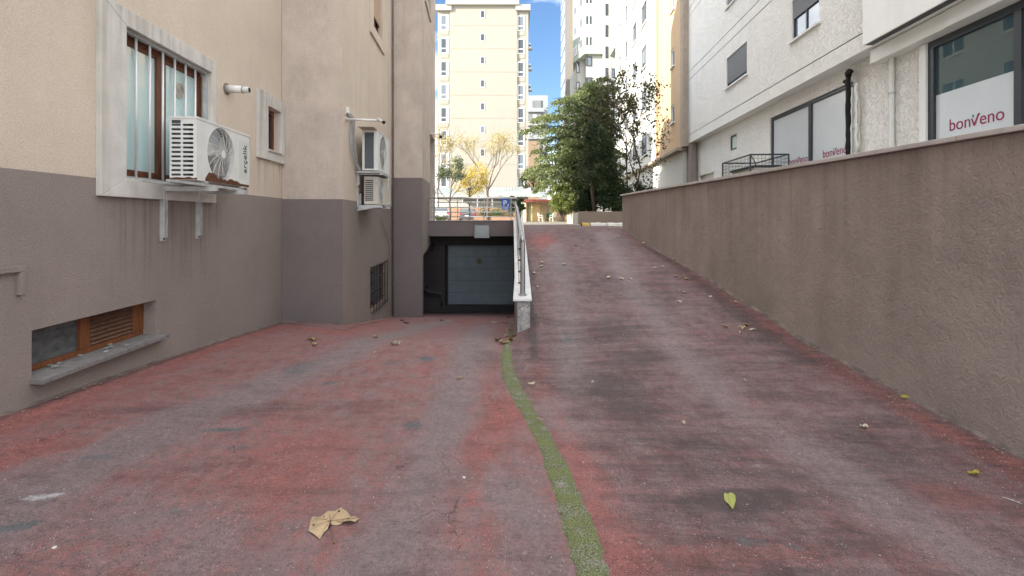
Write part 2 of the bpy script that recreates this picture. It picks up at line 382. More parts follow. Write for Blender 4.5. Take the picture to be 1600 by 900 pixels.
# ------------------------------------------------------------------ painted concrete driveway (two ramps)
def ground_mat():
    m = bpy.data.materials.new('worn_red_painted_concrete'); t, b = nodes(m); N = t.nodes.new; K = t.links.new
    tc = N('ShaderNodeTexCoord'); at = N('ShaderNodeAttribute'); at.attribute_name = 'wear'
    sp = N('ShaderNodeSeparateColor'); K(at.outputs['Color'], sp.inputs[0])
    def nz(sc, det=6, rough=.6, st=None, dist=0):
        n = N('ShaderNodeTexNoise'); n.inputs['Scale'].default_value = sc; n.inputs['Detail'].default_value = det; n.inputs['Roughness'].default_value = rough; n.inputs['Distortion'].default_value = dist
        if st:
            mp = N('ShaderNodeMapping'); mp.inputs['Scale'].default_value = st; mp.inputs['Rotation'].default_value = (0, 0, math.radians(12)); K(tc.outputs['Object'], mp.inputs[0]); K(mp.outputs[0], n.inputs['Vector'])
        else: K(tc.outputs['Object'], n.inputs['Vector'])
        return n.outputs['Fac']
    def mth(op, a, bb, cl=False):
        n = N('ShaderNodeMath'); n.operation = op; n.use_clamp = cl
        for i, x in enumerate((a, bb)):
            if isinstance(x, (int, float)): n.inputs[i].default_value = x
            else: K(x, n.inputs[i])
        return n.outputs[0]
    def mr(x, a, bb, c=0, d=1):
        n = N('ShaderNodeMapRange'); K(x, n.inputs[0]); n.inputs[1].default_value = a; n.inputs[2].default_value = bb; n.inputs[3].default_value = c; n.inputs[4].default_value = d; return n.outputs[0]
    def mix(f, a, bb, bl='MIX'):
        n = N('ShaderNodeMixRGB'); n.blend_type = bl
        if isinstance(f, (int, float)): n.inputs[0].default_value = f
        else: K(f, n.inputs[0])
        for i, x in ((1, a), (2, bb)):
            if isinstance(x, tuple): n.inputs[i].default_value = (*x, 1)
            else: K(x, n.inputs[i])
        return n.outputs[0]
    n1 = nz(1.5, 8, .70, (1.5, .55, 1)); n2 = nz(5.5, 9, .74, (1.25, .75, 1)); n3 = nz(46, 5, .75); n4 = nz(210, 2, .6)
    n5 = nz(3.4, 9, .76, (.42, 2.4, 1), .3); n6 = nz(30, 6, .7, (.35, 3.4, 1)); n7 = nz(13, 8, .8)
    def cen(x, k): return mth('MULTIPLY', mth('SUBTRACT', x, .5), k)
    nn = mth('ADD', cen(n1, 1.7), mth('ADD', cen(n2, 1.5), mth('ADD', cen(n3, .5), cen(n7, .55))))
    soft = mr(mth('ADD', sp.outputs[0], nn), -.05, 1.10)
    crisp = mr(mth('ADD', sp.outputs[0], mth('ADD', cen(n2, 1.6), mth('ADD', cen(n3, 1.5), cen(n7, 1.2)))), .50, .60)
    red = mth('ADD', mth('MULTIPLY', soft, .66), mth('MULTIPLY', crisp, .34))
    c = mix(red, (.182, .134, .136), (.232, .086, .078))
    sal = mr(mth('ADD', sp.outputs[0], mth('ADD', mth('ADD', cen(n1, 1.2), cen(n7, 1.4)), cen(n5, 1.2))), 1.0, 1.4, 0, .42)
    c = mix(sal, c, (.36, .13, .10))
    # dirt: dark brown purple, patchy, laid in cross streaks
    dk = mr(mth('ADD', sp.outputs[1], mth('ADD', cen(n2, 1.1), mth('ADD', cen(n5, 1.9), mth('ADD', cen(n6, .7), cen(n7, .5))))), .28, 1.05, 0, .85)
    c = mix(dk, c, (.046, .035, .036))
    bl = mr(mth('ADD', mth('MULTIPLY', sp.outputs[2], 1.25), mth('ADD', cen(n2, 2.0), cen(n7, 1.6))), .38, .78, 0, .85)
    c = mix(bl, c, (.082, .096, .105))
    wt = mr(mth('ADD', at.outputs['Alpha'], mth('ADD', cen(n2, .8), cen(n3, .9))), .45, 1.25, 0, .75)
    c = mix(wt, c, (.50, .50, .52))
    # pits and broom grooves: dirt, with cavity shade put into the colour
    pit = mr(mth('ADD', cen(n3, 1), cen(n6, .8)), -.26, -.12, .70, 0)
    c = mix(pit, c, (.045, .034, .034))
    g = mr(mth('ADD', mth('MULTIPLY', n4, .6), mth('ADD', mth('MULTIPLY', n3, .3), mth('MULTIPLY', n7, .35))), .48, .77, .36, 1.72)
    v = N('ShaderNodeVectorMath'); v.operation = 'SCALE'; K(c, v.inputs[0]); K(g, v.inputs['Scale']); c = v.outputs[0]
    vo = N('ShaderNodeTexVoronoi'); vo.inputs['Scale'].default_value = 75; K(tc.outputs['Object'], vo.inputs['Vector'])
    spk = mth('MULTIPLY', mth('LESS_THAN', vo.outputs['Distance'], mr(n3, .35, .65, .02, .24)), mth('GREATER_THAN', nz(4, 6, .7), .54))
    c = mix(mth('MULTIPLY', spk, .65), c, (.58, .55, .52))
    # hairline cracks
    vc = N('ShaderNodeTexVoronoi'); vc.feature = 'DISTANCE_TO_EDGE'; vc.inputs['Scale'].default_value = 1.1
    wv = N('ShaderNodeMixRGB'); wv.blend_type = 'ADD'; wv.inputs[0].default_value = .35; K(tc.outputs['Object'], wv.inputs[1]); 
    nv = N('ShaderNodeTexNoise'); nv.inputs['Scale'].default_value = 3; nv.inputs['Detail'].default_value = 5; K(tc.outputs['Object'], nv.inputs['Vector']); K(nv.outputs['Color'], wv.inputs[2]); K(wv.outputs[0], vc.inputs['Vector'])
    crk = mth('MULTIPLY', mth('LESS_THAN', vc.outputs['Distance'], .003), mth('GREATER_THAN', n1, .56))
    c = mix(mth('MULTIPLY', crk, .6), c, (.05, .035, .033))
    K(c, b.inputs['Base Color'])
    K(mr(red, 0, 1, .62, .80), b.inputs['Roughness']); b.inputs['Specular IOR Level'].default_value = .35
    h = mth('ADD', mth('MULTIPLY', n3, .5), mth('ADD', mth('MULTIPLY', n4, .55), mth('MULTIPLY', nz(22, 5, .7, (.5, 4.5, 1)), .7)))
    h = mth('SUBTRACT', h, mth('MULTIPLY', crk, .6))
    bp = N('ShaderNodeBump'); bp.inputs['Strength'].default_value = .85; bp.inputs['Distance'].default_value = .012; K(h, bp.inputs['Height']); K(bp.outputs[0], b.inputs['Normal'])
    return m
M_ground = ground_mat()

def seg_d(X, Y, pts):
    d = np.full(X.shape, 1e9)
    for (a, b) in zip(pts[:-1], pts[1:]):
        ax, ay, bx, by = a[0], a[1], b[0], b[1]; L2 = (bx-ax)**2+(by-ay)**2+1e-9
        t = np.clip(((X-ax)*(bx-ax)+(Y-ay)*(by-ay))/L2, 0, 1)
        d = np.minimum(d, np.hypot(X-ax-t*(bx-ax), Y-ay-t*(by-ay)))
    return d
def wearmap(X, Y, side):
    W = np.zeros(X.shape+(4,)); W[..., 0] = .55 if side == 'L' else .45; W[..., 1] = .27 if side == 'L' else .66
    W[..., 3] = 0
    def track(pts, wd, ch, val, s):
        P = [G(a, b_, side).xy for a, b_ in pts]; d = seg_d(X, Y, P); W[..., ch] += val*np.exp(-(d/wd)**2)
    def blob(px, py, rx, ry, ch, val, rot=0):
        c = G(px, py, side); dx, dy = X-c.x, Y-c.y; ca, sa = math.cos(rot), math.sin(rot)
        W[..., ch] += val*np.exp(-(((dx*ca+dy*sa)/rx)**2+((-dx*sa+dy*ca)/ry)**2)**1.2)
    if side == 'L':
        track([(-60, 860), (60, 760), (300, 650), (450, 590), (560, 545), (640, 515), (700, 500)], .22, 0, -.75, side)
        track([(600, 899), (650, 780), (690, 680), (715, 600), (735, 545), (755, 510)], .17, 0, -.70, side)
        track([(850, 890), (800, 760)], .13, 0, -.5, side)
        track([(380, 899), (200, 800)], .2, 0, -.25, side)
        track([(-50, 690), (150, 610), (330, 545), (440, 510), (540, 520), (610, 500)], .17, 0, .5, side)
        blob(450, 740, .25, .3, 0, .35); blob(790, 650, .16, .35, 0, .5); blob(740, 700, .15, .3, 0, .3); blob(60, 700, .3, .25, 0, .3)
        blob(620, 515, .35, .8, 0, .4); blob(720, 500, .25, 1.2, 0, .3); blob(480, 690, .2, .2, 0, .3)
        for a in ((350, 672, .20, .05, .75, .2), (372, 700, .14, .04, .6, .1), (150, 715, .16, .06, .55, .3), (20, 825, .14, .05, .7, .5), (640, 665, .17, .10, .55, 0),
                  (610, 690, .12, .05, .45, 0), (668, 561, .13, .10, .8, 0), (475, 575, .25, .22, .55, .5), (610, 568, .16, .08, .5, .3), (510, 600, .18, .07, .5, .2),
                  (730, 745, .02, .018, .9, 0), (680, 815, .07, .05, .4, 0), (190, 815, .25, .06, .4, .3), (330, 790, .25, .1, .35, .3), (120, 880, .3, .1, .3, 0)): blob(a[0], a[1], a[2], a[3], 2, a[4], a[5])
        for a in ((220, 640, .35, .08, .4), (420, 640, .4, .15, .35), (560, 640, .4, .2, .3), (760, 560, .18, .3, .4), (300, 735, .3, .1, .3), (690, 900, .5, .2, .1)): blob(a[0], a[1], a[2], a[3], 1, a[4], .2)
        track([(440, 505), (540, 516), (612, 498)], .05, 1, .5, side)
        track([(0, 655), (220, 578), (440, 505)], .06, 1, .55, side)
        W[..., 1] += np.clip((Y-13.5)/2.5, 0, 1)*.6  # left ramp gets darker from the garage mouth inwards
        blob(62, 778, .09, .035, 3, 1.3, .35); blob(100, 771, .06, .008, 3, .8, .3); blob(30, 790, .12, .02, 3, .5, .3); blob(140, 785, .2, .03, 3, .25, .3)
        blob(822, 862, .02, .02, 3, .8)
    else:
        track([(1560, 899), (1400, 800), (1250, 700), (1130, 620), (1050, 540), (1000, 470), (960, 400), (940, 365)], .20, 0, -.6, side)
        track([(1560, 899), (1400, 800), (1250, 700), (1130, 620), (1050, 540), (1000, 470), (960, 400), (940, 365)], .20, 1, -.35, side)
        track([(905, 600), (890, 520), (880, 440), (865, 380)], .18, 0, -.6, side)
        track([(905, 600), (890, 520), (880, 440), (865, 380)], .18, 1, -.2, side)
        track([(975, 899), (930, 800), (885, 700)], .14, 0, .35, side); track([(975, 899), (930, 800), (885, 700), (850, 620)], .14, 1, -.35, side)
        track([(1620, 745), (1450, 660), (1300, 570), (1200, 510), (1090, 435), (980, 360)], .12, 0, .50, side)
        track([(1590, 730), (1500, 680), (1440, 655)], .05, 0, .45, side)
        track([(1250, 560), (1130, 470), (1010, 385)], .13, 1, .35, side)
        track([(835, 560), (828, 470), (822, 400)], .05, 1, .5, side)
        blob(850, 378, .3, .9, 0, .75); blob(850, 378, .3, .9, 1, -.35); blob(845, 590, .1, .5, 0, .3); blob(1180, 640, .2, .2, 0, .25); blob(1500, 780, .25, .15, 0, .35); blob(1080, 880, .35, .1, 0, .3); blob(1200, 860, .4, .12, 0, .2)
        for a in ((950, 600, .35, .35, .45), (1080, 700, .3, .2, .35), (1000, 560, .4, .25, .35), (1100, 790, .45, .14, .35), (960, 520, .5, .35, .3), (990, 640, .25, .3, .35), (1180, 780, .3, .1, .3), (1350, 690, .3, .25, .2), (960, 450, .5, .8, .2), (920, 370, .45, 1., .2)): blob(a[0], a[1], a[2], a[3], 1, a[4], .15)
        for a in ((1110, 705, .10, .05, .6), (1140, 745, .04, .02, .5), (1240, 855, .05, .03, .6), (1150, 840, .14, .05, .4), (992, 690, .06, .05, .6), (985, 715, .04, .03, .5), (890, 530, .15, .2, .4), (845, 435, .1, .3, .3)): blob(a[0], a[1], a[2], a[3], 2, a[4], -.3)
    return W
def ground_sheet(name, side, nu, label):
    ys = np.concatenate([np.arange(-3, 1.5, .15), np.arange(1.5, 8, .03), np.arange(8, 17.8, .08)])
    u = np.linspace(0, 1, nu); YY, UU = np.meshgrid(ys, u, indexing='ij'); xb = tab(XB, YY)
    if side == 'L': X0 = np.minimum(-4.35, -3.6-.0641*YY); X = X0+(xb-X0)*UU
    else:
        x1 = 3.9-.077*YY; X = xb+(x1-xb)*UU
    Z = np.vectorize(lambda x, y: float(gz(x, y, side)))(X, YY)
    V3 = np.stack([X, YY, Z], -1).reshape(-1, 3); C = wearmap(X, YY, side).reshape(-1, 4)
    ny = len(ys); idx = np.arange(ny*nu).reshape(ny, nu)
    f = np.stack([idx[:-1, :-1], idx[:-1, 1:], idx[1:, 1:], idx[1:, :-1]], -1).reshape(-1, 4)
    o = from_np(name, V3, f, M_ground, smooth=True, colattr=C); tag(o, label, kind='structure'); return o
ground_sheet('garage_ramp', 'L', 120, 'worn red painted concrete ramp sinking to the garage on the left')
ground_sheet('upper_ramp', 'R', 110, 'dark worn red painted ramp rising to the street on the right')

# mossy joint strip between the ramps
def moss_mat():
    m = bpy.data.materials.new('mossy_concrete_joint'); t, b = nodes(m); N = t.nodes.new; K = t.links.new
    tc = N('ShaderNodeTexCoord')
    n1 = N('ShaderNodeTexNoise'); n1.inputs['Scale'].default_value = 8; n1.inputs['Detail'].default_value = 8; n1.inputs['Roughness'].default_value = .75
    n2 = N('ShaderNodeTexNoise'); n2.inputs['Scale'].default_value = 120; n2.inputs['Detail'].default_value = 3
    for n in (n1, n2): K(tc.outputs['Object'], n.inputs['Vector'])
    r = N('ShaderNodeValToRGB'); e = r.color_ramp.elements; e[0].position = .34; e[0].color = (.15, .165, .055, 1); e[1].position = .66; e[1].color = (.20, .19, .165, 1)
    x = e.new(.50); x.color = (.115, .13, .055, 1)
    ad = N('ShaderNodeMath'); ad.operation = 'MULTIPLY_ADD'; K(n2.outputs['Fac'], ad.inputs[0]); ad.inputs[1].default_value = .35; 
    sb = N('ShaderNodeMath'); sb.operation = 'SUBTRACT'; K(n1.outputs['Fac'], sb.inputs[0]); sb.inputs[1].default_value = .175; K(sb.outputs[0], ad.inputs[2])
    K(ad.outputs[0], r.inputs[0])
    g = N('ShaderNodeMapRange'); K(n2.outputs['Fac'], g.inputs[0]); g.inputs[1].default_value = .3; g.inputs[2].default_value = .7; g.inputs[3].default_value = .35; g.inputs[4].default_value = 1.6
    v = N('ShaderNodeVectorMath'); v.operation = 'SCALE'; K(r.outputs[0], v.inputs[0]); K(g.outputs[0], v.inputs['Scale']); K(v.outputs[0], b.inputs['Base Color'])
    b.inputs['Roughness'].default_value = .95
    bp = N('ShaderNodeBump'); bp.inputs['Strength'].default_value = 1; bp.inputs['Distance'].default_value = .01; K(n2.outputs['Fac'], bp.inputs['Height']); K(bp.outputs[0], b.inputs['Normal'])
    return m
M_moss = moss_mat()
vs = []; fs = []; ys = np.arange(.2, 11.0, .02)
for i, y in enumerate(ys):
    xb = float(tab(XB, y)); hw = .064+.012*max(0, 1-abs(y-2)/2.5)+.006*math.sin(y*3.1)+.005*math.sin(y*11)
    k = max(0, (y-5.6)/.5)
    xc = xb if y < 5.6 else xb-.09*min(1, k)
    hw2 = hw*(1 if y < 5.6 else max(.5, 1-.3*k))
    for t in (-1, -.82, 0, .82, 1):
        jit = .022*MN.noise(V((t*5, y*16, 0)))+.012*MN.noise(V((t*5, y*50, 0))) if abs(t) == 1 else 0
        x = xc+t*hw2+jit
        if y > 5.9: x = min(x, .064)
        z = max(float(gz(x, y, 'L')), float(gz(x, y, 'R'))) if y < 5.6 else float(gz(x, y, 'L'))
        vs.append((x, y, z + (-.003 if abs(t) == 1 else .006+.009*max(0, MN.noise(V((x*30, y*22, 0)))+.2))))
for i in range(len(ys)-1):
    for k in range(4): a = i*5+k; fs.append((a, a+1, a+6, a+5))
mb = MB(); mb.add(vs, fs); o = mb.build('moss_strip', M_moss, smooth=True)
tag(o, 'curving mossy green joint strip between the two ramps', kind='structure')

# upper street, street behind, terrace
M_pave = mat('pale_street_paving', (.36, .32, .27), .9, var=.2, vs=.6, grain=.08, bs=20)
M_paved = mat('grey_paving', (.34, .32, .30), .9, var=.2, vs=1, grain=.1, bs=20)
mb = MB(); z = -.168
ya = 12.6
mb.quad((.22, ya, z-.02), (40, ya, z-.02), (40, 15.58, z), (.22, 15.58, z)); mb.quad((-300, 15.6, z), (300, 15.6, z), (300, 900, z), (-300, 900, z))
tag(mb.build('upper_street', M_pave), 'pale sunlit paving of the upper street', kind='structure')
mb = MB(); mb.quad((-200, -300, -1.62), (200, -300, -1.62), (200, -2.9, -1.62), (-200, -2.9, -1.62)); tag(mb.build('street_behind', M_paved), kind='structure')
mb = MB(); b0, b1 = FW.p(-2, .3), FW.p(12.45, .3); mb.quad(b0, (9, -2, .3), (9, 12.4, .3), b1); mb.quad(b1, (9, 12.4, .3), (9, 12.4, -.3), (b1.x, b1.y, -.3))
tag(mb.build('terrace', M_paved), 'narrow paved terrace behind the retaining wall', kind='structure')
# far ground sheet on the left of the pit, under the buildings
# ------------------------------------------------------------------ right retaining wall
rw = thing('retaining_wall', FW.p(6, -1.6), 'long brown plastered retaining wall rising along the right ramp', 'wall')
M_rw = mat('brown_trowelled_plaster', (.35, .288, .256), .88, var=.25, vs=1.1, stain=.35, grain=.06, bs=30)
def rwbump(m):
    t = m.node_tree; N = t.nodes.new; K = t.links.new; tc = N('ShaderNodeTexCoord')
    a = N('ShaderNodeTexNoise'); a.inputs['Scale'].default_value = 8; a.inputs['Detail'].default_value = 9; a.inputs['Roughness'].default_value = .66; a.inputs['Distortion'].default_value = .35
    f = N('ShaderNodeTexNoise'); f.inputs['Scale'].default_value = 60; f.inputs['Detail'].default_value = 4
    vc = N('ShaderNodeTexVoronoi'); vc.feature = 'DISTANCE_TO_EDGE'; vc.inputs['Scale'].default_value = 2.3
    wv = N('ShaderNodeMixRGB'); wv.blend_type = 'ADD'; wv.inputs[0].default_value = .5; K(tc.outputs['Object'], wv.inputs[1])
    nv = N('ShaderNodeTexNoise'); nv.inputs['Scale'].default_value = 5; nv.inputs['Detail'].default_value = 4; K(nv.outputs['Color'], wv.inputs[2]); K(wv.outputs[0], vc.inputs['Vector'])
    for n in (a, f, nv): K(tc.outputs['Object'], n.inputs['Vector'])
    g = N('ShaderNodeTexNoise'); g.inputs['Scale'].default_value = 1.7; K(tc.outputs['Object'], g.inputs['Vector'])
    ck = N('ShaderNodeMath'); ck.operation = 'LESS_THAN'; K(vc.outputs['Distance'], ck.inputs[0]); ck.inputs[1].default_value = .004
    gt = N('ShaderNodeMath'); gt.operation = 'GREATER_THAN'; K(g.outputs['Fac'], gt.inputs[0]); gt.inputs[1].default_value = .545
    cm = N('ShaderNodeMath'); cm.operation = 'MULTIPLY'; K(ck.outputs[0], cm.inputs[0]); K(gt.outputs[0], cm.inputs[1])
    s1 = N('ShaderNodeMath'); s1.operation = 'MULTIPLY_ADD'; K(f.outputs['Fac'], s1.inputs[0]); s1.inputs[1].default_value = .42; K(a.outputs['Fac'], s1.inputs[2])
    s2 = N('ShaderNodeMath'); s2.operation = 'MULTIPLY_ADD'; K(cm.outputs[0], s2.inputs[0]); s2.inputs[1].default_value = -.5; K(s1.outputs[0], s2.inputs[2])
    bp = N('ShaderNodeBump'); bp.inputs['Strength'].default_value = .8; bp.inputs['Distance'].default_value = .024; K(s2.outputs[0], bp.inputs['Height']); K(bp.outputs[0], t.nodes['Principled BSDF'].inputs['Normal'])
rwbump(M_rw); drips(M_rw, -.7, .60, .32)
b = MB(); b.obox(FW.p(-2, -2.4, -.25), FW.U*14.46, FW.N*.25, (0, 0, 2.4+.598)); b.build('wall_face', M_rw, rw, bevel=.006)
u = -2
k = 0
while u < 12.4:
    L_ = min(1.45, 12.5-u); b = MB(); b.fb(FW, u+.003, u+L_-.003, .60+.001*(k % 2), .640+.001*(k % 2), -.30, .045); b.build('coping_slab', M_cap, rw, bevel=.004); u += L_; k += 1
# crumbly concrete fillet at the foot of the wall
M_fil = mat('dirty_mortar_fillet', (.20, .16, .14), .95, var=.6, vs=7, bump=1, bs=50, grain=.2, bdist=.01)
b = MB(); us = np.arange(.5, 12.4, .05)
vs = []; fs = []
for i, u in enumerate(us):
    nz_ = MN.noise(V((u*2.3, 3, 0))); wd = .035+.03*max(0, nz_+.3)+.012*MN.noise(V((u*17, 0, 0))); h = .018+.016*MN.noise(V((u*6, 9, 0)))
    p0 = FW.p(u, 0, .002); p1 = FW.p(u, 0, wd*.6); p2 = FW.p(u, 0, wd)
    for p_, dz in ((p0, max(.004, h)), (p1, max(.004, h*.8)), (p2, -.004)): vs.append((p_.x, p_.y, float(gz(p_.x, p_.y, 'R'))+dz))
for i in range(len(us)-1):
    for k in range(2): a = i*3+k; fs.append((a, a+1, a+4, a+3))
b.add(vs, fs); b.build('mortar_fillet', M_fil, rw, smooth=True)

# ------------------------------------------------------------------ building A (left)
A = thing('apartment_building', C2*.5+C1*.5+V((0, 0, -1.8)), 'beige and taupe stucco apartment building with barred windows, left of the ramps', 'building')
HT = 15.8
def mainwin():
    ua, ub = FA.hit(190.5), FA.hit(325.5); return ua, ub, .41, 1.90
wa, wb, wz0, wz1 = mainwin()
bu0, bu1 = FA.hit(49.5), FA.hit(243.5)
sa, sb_ = FA.hit(415), FA.hit(435.5)
uC1 = FA.hit(441.5)
up_rows = [(4.1, 5.6), (7.1, 8.6), (10.1, 11.6), (13.1, 14.6)]
upA = [(u, u+1.4, za, zb) for za, zb in up_rows for u in (-3.5, .2, 4.9)]
holes = [(wa, wb, wz0, wz1, .16), (bu0, bu1, -1.24, -.862, .2), (sa, sb_, 1.16, 1.87, .14)] + [(*h, .12) for h in upA]
fwall(FA, -3, uC1, -2.2, HT, holes, [(.385, M_taupe), (99, M_beige)], 'side_wall', A)
L1 = (C2-C1).length; fwall(F1, 0, L1, -2.4, HT, [], [(.375, M_taupe2), (99, M_beige2)], 'bay_front_wall', A)
L1s = (C3-C2).length
g0, g1 = F1s.hit(578.5), F1s.hit(601.5)
q0, q1 = F1s.hit(581.5), F1s.hit(595.5)
bayw = [(q0, q1, 4.42+3.0*k, 5.85+3.0*k, .13) for k in range(4)]
fwall(F1s, 0, L1s, -3, HT, [(g0, g1, -2.04, -1.08, .12)]+bayw, [(.375, M_taupe), (99, M_beige)], 'bay_side_wall', A)
L2 = (C4-C3).length; fwall(F2, 0, L2, -3.2, HT, [], [(1.18, M_taupe2), (99, M_beige2)], 'rear_bay_front_wall', A)
# rear bay side wall: hangs over the garage mouth
L2s = (C5-C4).length; u672 = F2s.hit(672); u679 = F2s.hit(678.5); r0, r1 = F2s.hit(664.5), F2s.hit(671)
fwall(F2s, 0, L2s, -.45, HT, [(u672+.02, u679, -.02, 2.78, .5), (r0, r1, 6.55, 7.95, .1), (r0, r1, 9.55, 10.95, .1)], [(1.18, M_taupe), (99, M_beige2)], 'rear_bay_side_wall', A)
b = MB(); b.prism([F2s.p(.002, -1.02, 0), F2s.p(u672*.9, -.80, 0), F2s.p(u672+.3, -.8, 0), F2s.p(u672+.3, -.45, 0), F2s.p(.002, -.45, 0)], -F2s.N*.3, M_taupe); b.build('haunch', parent=A)
b = MB(); b.obox(C4-nA*.004+uA*.012+V((0, 0, -3.3)), uA*.25, -nA*1.08, (0, 0, 2.33)); b.build('pier', M_taupe2, A)
# end wall, roof, back
Fend = Fr(C5.xy, (-nA).xy, uA.xy); fwall(Fend, 0, 5.2, -.3, HT, [], [(1.18, M_taupe), (99, M_beige)], 'end_wall', A)
Fst = Fr((FA.p(-3, 0)).xy, (-nA).xy, (-uA).xy); fwall(Fst, 0, 5.2, -2.2, HT, [], [(.385, M_taupe), (99, M_beige)], 'street_wall', A)
b = MB(); P0 = FA.p(-3, HT); b.prism([P0, C1+V((0, 0, HT)), C2+V((0, 0, HT)), C3+V((0, 0, HT)), C4+V((0, 0, HT)), C5+V((0, 0, HT)), C5-nA*5.2+V((0, 0, HT)), P0-nA*5.2], (0, 0, .4), M_beige); b.build('roof', parent=A)
b = MB(); b.quad(P0-nA*5.2-V((0, 0, HT+2.2)), C5-nA*5.2-V((0, 0, 2)), C5-nA*5.2+V((0, 0, HT)), P0-nA*5.2, M_beige); b.build('rear_wall', parent=A)
# plaster joint line beside the small window, plinth dirt line
b = MB(); b.fb(FA, uC1-.05, uC1-.042, -1.7, 6, 0, .0015, M_taupe2); b.build('plaster_joint', parent=A)

# --- large window
def surround(F, u0, u1, z0, z1, iu0, iu1, iz0, iz1, n, parent, mt, m=M_surround):
    """four mitred stone pieces"""
    o_ = None
    for nm, q in (('head', ((u0, z1), (u1, z1), (iu1, iz1), (iu0, iz1))), ('base', ((u0, z0), (iu0, iz0), (iu1, iz0), (u1, z0))), ('jamb', ((u0, z0), (u0, z1), (iu0, iz1), (iu0, iz0))), ('jamb', ((u1, z0), (iu1, iz0), (iu1, iz1), (u1, z1)))):
        b = MB(); cu = sum(a for a, _ in q)/4; cz = sum(c for _, c in q)/4
        q = [(cu+(a-cu)*.9985, cz+(c-cz)*.9985) for a, c in q]
        b.prism([F.p(a, c, -.002) for a, c in q], F.N*n, m); b.build(nm, parent=parent, bevel=.006)
ou0, ou1 = FA.hit(158.5, n=.05), FA.hit(338.5, n=.05)
b = MB(); frame_rect(b, FA, wa+.002, wb-.002, wz0+.002, wz1-.002, .028, -.055, -.005, M_galv)
W1 = b.build('window', parent=A)
surround(FA, ou0, ou1, .222, 2.07, wa, wb, wz0, wz1, .05, W1, None)
m1, m2, m3 = FA.hit(241, n=-.12), FA.hit(252.5, n=-.12), FA.hit(308, n=-.12)
b = MB()
frame_rect(b, FA, wa+.01, wb-.01, wz0+.01, wz1-.01, .055, -.15, -.09)
b.fb(FA, m1, m2+.02, wz0+.06, wz1-.06, -.145, -.085); b.fb(FA, m3, m3+.10, wz0+.06, wz1-.06, -.145, -.085)
b.fb(FA, wa+.06, m1, wz0+.065, wz0+.11, -.14, -.1); b.fb(FA, wa+.06, m1, wz1-.11, wz1-.065, -.14, -.1); b.fb(FA, m2+.02, m3, wz0+.065, wz0+.11, -.14, -.1); b.fb(FA, m2+.02, m3, wz1-.11, wz1-.065, -.14, -.1)
b.fb(FA, (m1+m2)/2+.008, (m1+m2)/2+.013, wz0+.06, wz1-.06, -.14, -.0835, M_dark)
b.mats = [M_wood, M_dark] if M_dark in b.mats else b.mats
b.m = [0]*(len(b.f)-6)+[1]*6
b.build('wooden_frame', parent=W1, bevel=.003)
for a, c in ((wa+.06, m1), (m2+.02, m3), (m3+.1, wb-.06)):
    b = MB(); b.fb(FA, a-.005, c+.005, wz0+.06, wz1-.06, -.125, -.118); b.build('pane', G_win, W1)
M_curt = mat('pale_curtain', (.42, .47, .45), .9)
for i in range(6):
    u = FA.hit([212.5, 234, 254.5, 273, 290, 305][i], n=-.03); b = MB(); b.tube([FA.p(u, wz0+.02, -.03), FA.p(u, wz1-.02, -.03)], .0125, 10); b.build('bar', M_bar, W1, smooth=True)
uv = FA.hit(281, n=-.1); c = FA.p(uv, 1.56, -.116); b = MB(); b.disc(c, FA.N, .095, .018, 28, M_acold)
for r in (.075, .055, .035, .018): b.ring(c+FA.N*.02, FA.N, r, .004, 24, 4, M_fan)
b.build('round_vent', parent=W1)
# --- small window
b = MB(); frame_rect(b, FA, sa+.005, sb_-.005, 1.165, 1.865, .06, -.135, -.08, M_wood); b.fb(FA, (sa+sb_)/2-.02, (sa+sb_)/2+.025, 1.22, 1.81, -.13, -.075, M_wood)
W2 = b.build('window', parent=A)
surround(FA, FA.hit(404, n=.04), uC1-.006, .985, 2.07, sa, sb_, 1.16, 1.87, .05, W2, None)
b = MB(); b.fb(FA, sa+.05, sb_-.05, 1.2, 1.83, -.12, -.11); b.build('pane', G_dark, W2)
b = MB(); b.fb(FA, sa-.02, sb_+.03, 1.135, 1.158, -.05, .075); b.build('sill', M_surround, W2)
# --- basement window
p1, p2, p3, p4 = (FA.hit(x, n=-.16) for x in (119, 134, 203, 217))
b = MB(); zb0, zb1 = -1.225, -.868
b.fb(FA, bu0-.0, p4+.06, zb0, zb0+.045, -.19, -.13); b.fb(FA, bu0, p4+.06, zb1-.02, zb1, -.19, -.13)
b.fb(FA, p1, p2, zb0+.046, zb1-.021, -.19, -.125); b.fb(FA, p3, p4+.06, zb0+.046, zb1-.021, -.19, -.125); b.fb(FA, bu0+.001, bu0+.03, zb0+.046, zb1-.021, -.19, -.13)
W3 = b.build('window', M_wood_or, A, bevel=.003); W3['label'] = 'low basement window with a dusty pane and wooden louvres'
M_dusty = mat('dusty_dark_glass', (.045, .055, .06), .22, var=.6, vs=9, col2=(.11, .12, .12), spec=.7, stretch=(1, 1, 2.5))
b = MB(); b.fb(FA, bu0+.03, p1, zb0+.045, zb1-.02, -.165, -.155); b.build('pane', M_dusty, W3)
b = MB(); b.fb(FA, p2, p3, zb0+.046, zb1-.021, -.19, -.175); b.build('backing', M_wood_slat, W3)
nsl = 7
for i in range(nsl):
    z = zb0+.05+(zb1-zb0-.075)*(i+.5)/nsl
    b = MB(); b.obox(FA.p(p2, z-.018, -.135), FA.U*(p3-p2), FA.N*-.035+V((0, 0, .03)), FA.N*.006+V((0, 0, .007))); b.build('slat', M_wood_slat, W3)
b = MB(); b.prism([FA.p(bu0-.0, -1.222, -.2), FA.p(bu1, -1.222, -.2), FA.p(bu1, -1.238, 0), FA.p(bu1+.075, -1.238, 0), FA.p(bu1+.075, -1.241, .10), FA.p(bu0-.02, -1.241, .10), FA.p(bu0-.02, -1.238, 0), FA.p(bu0, -1.238, 0)], (0, 0, -.04)); b.build('sill', M_sill, W3, bevel=.004)
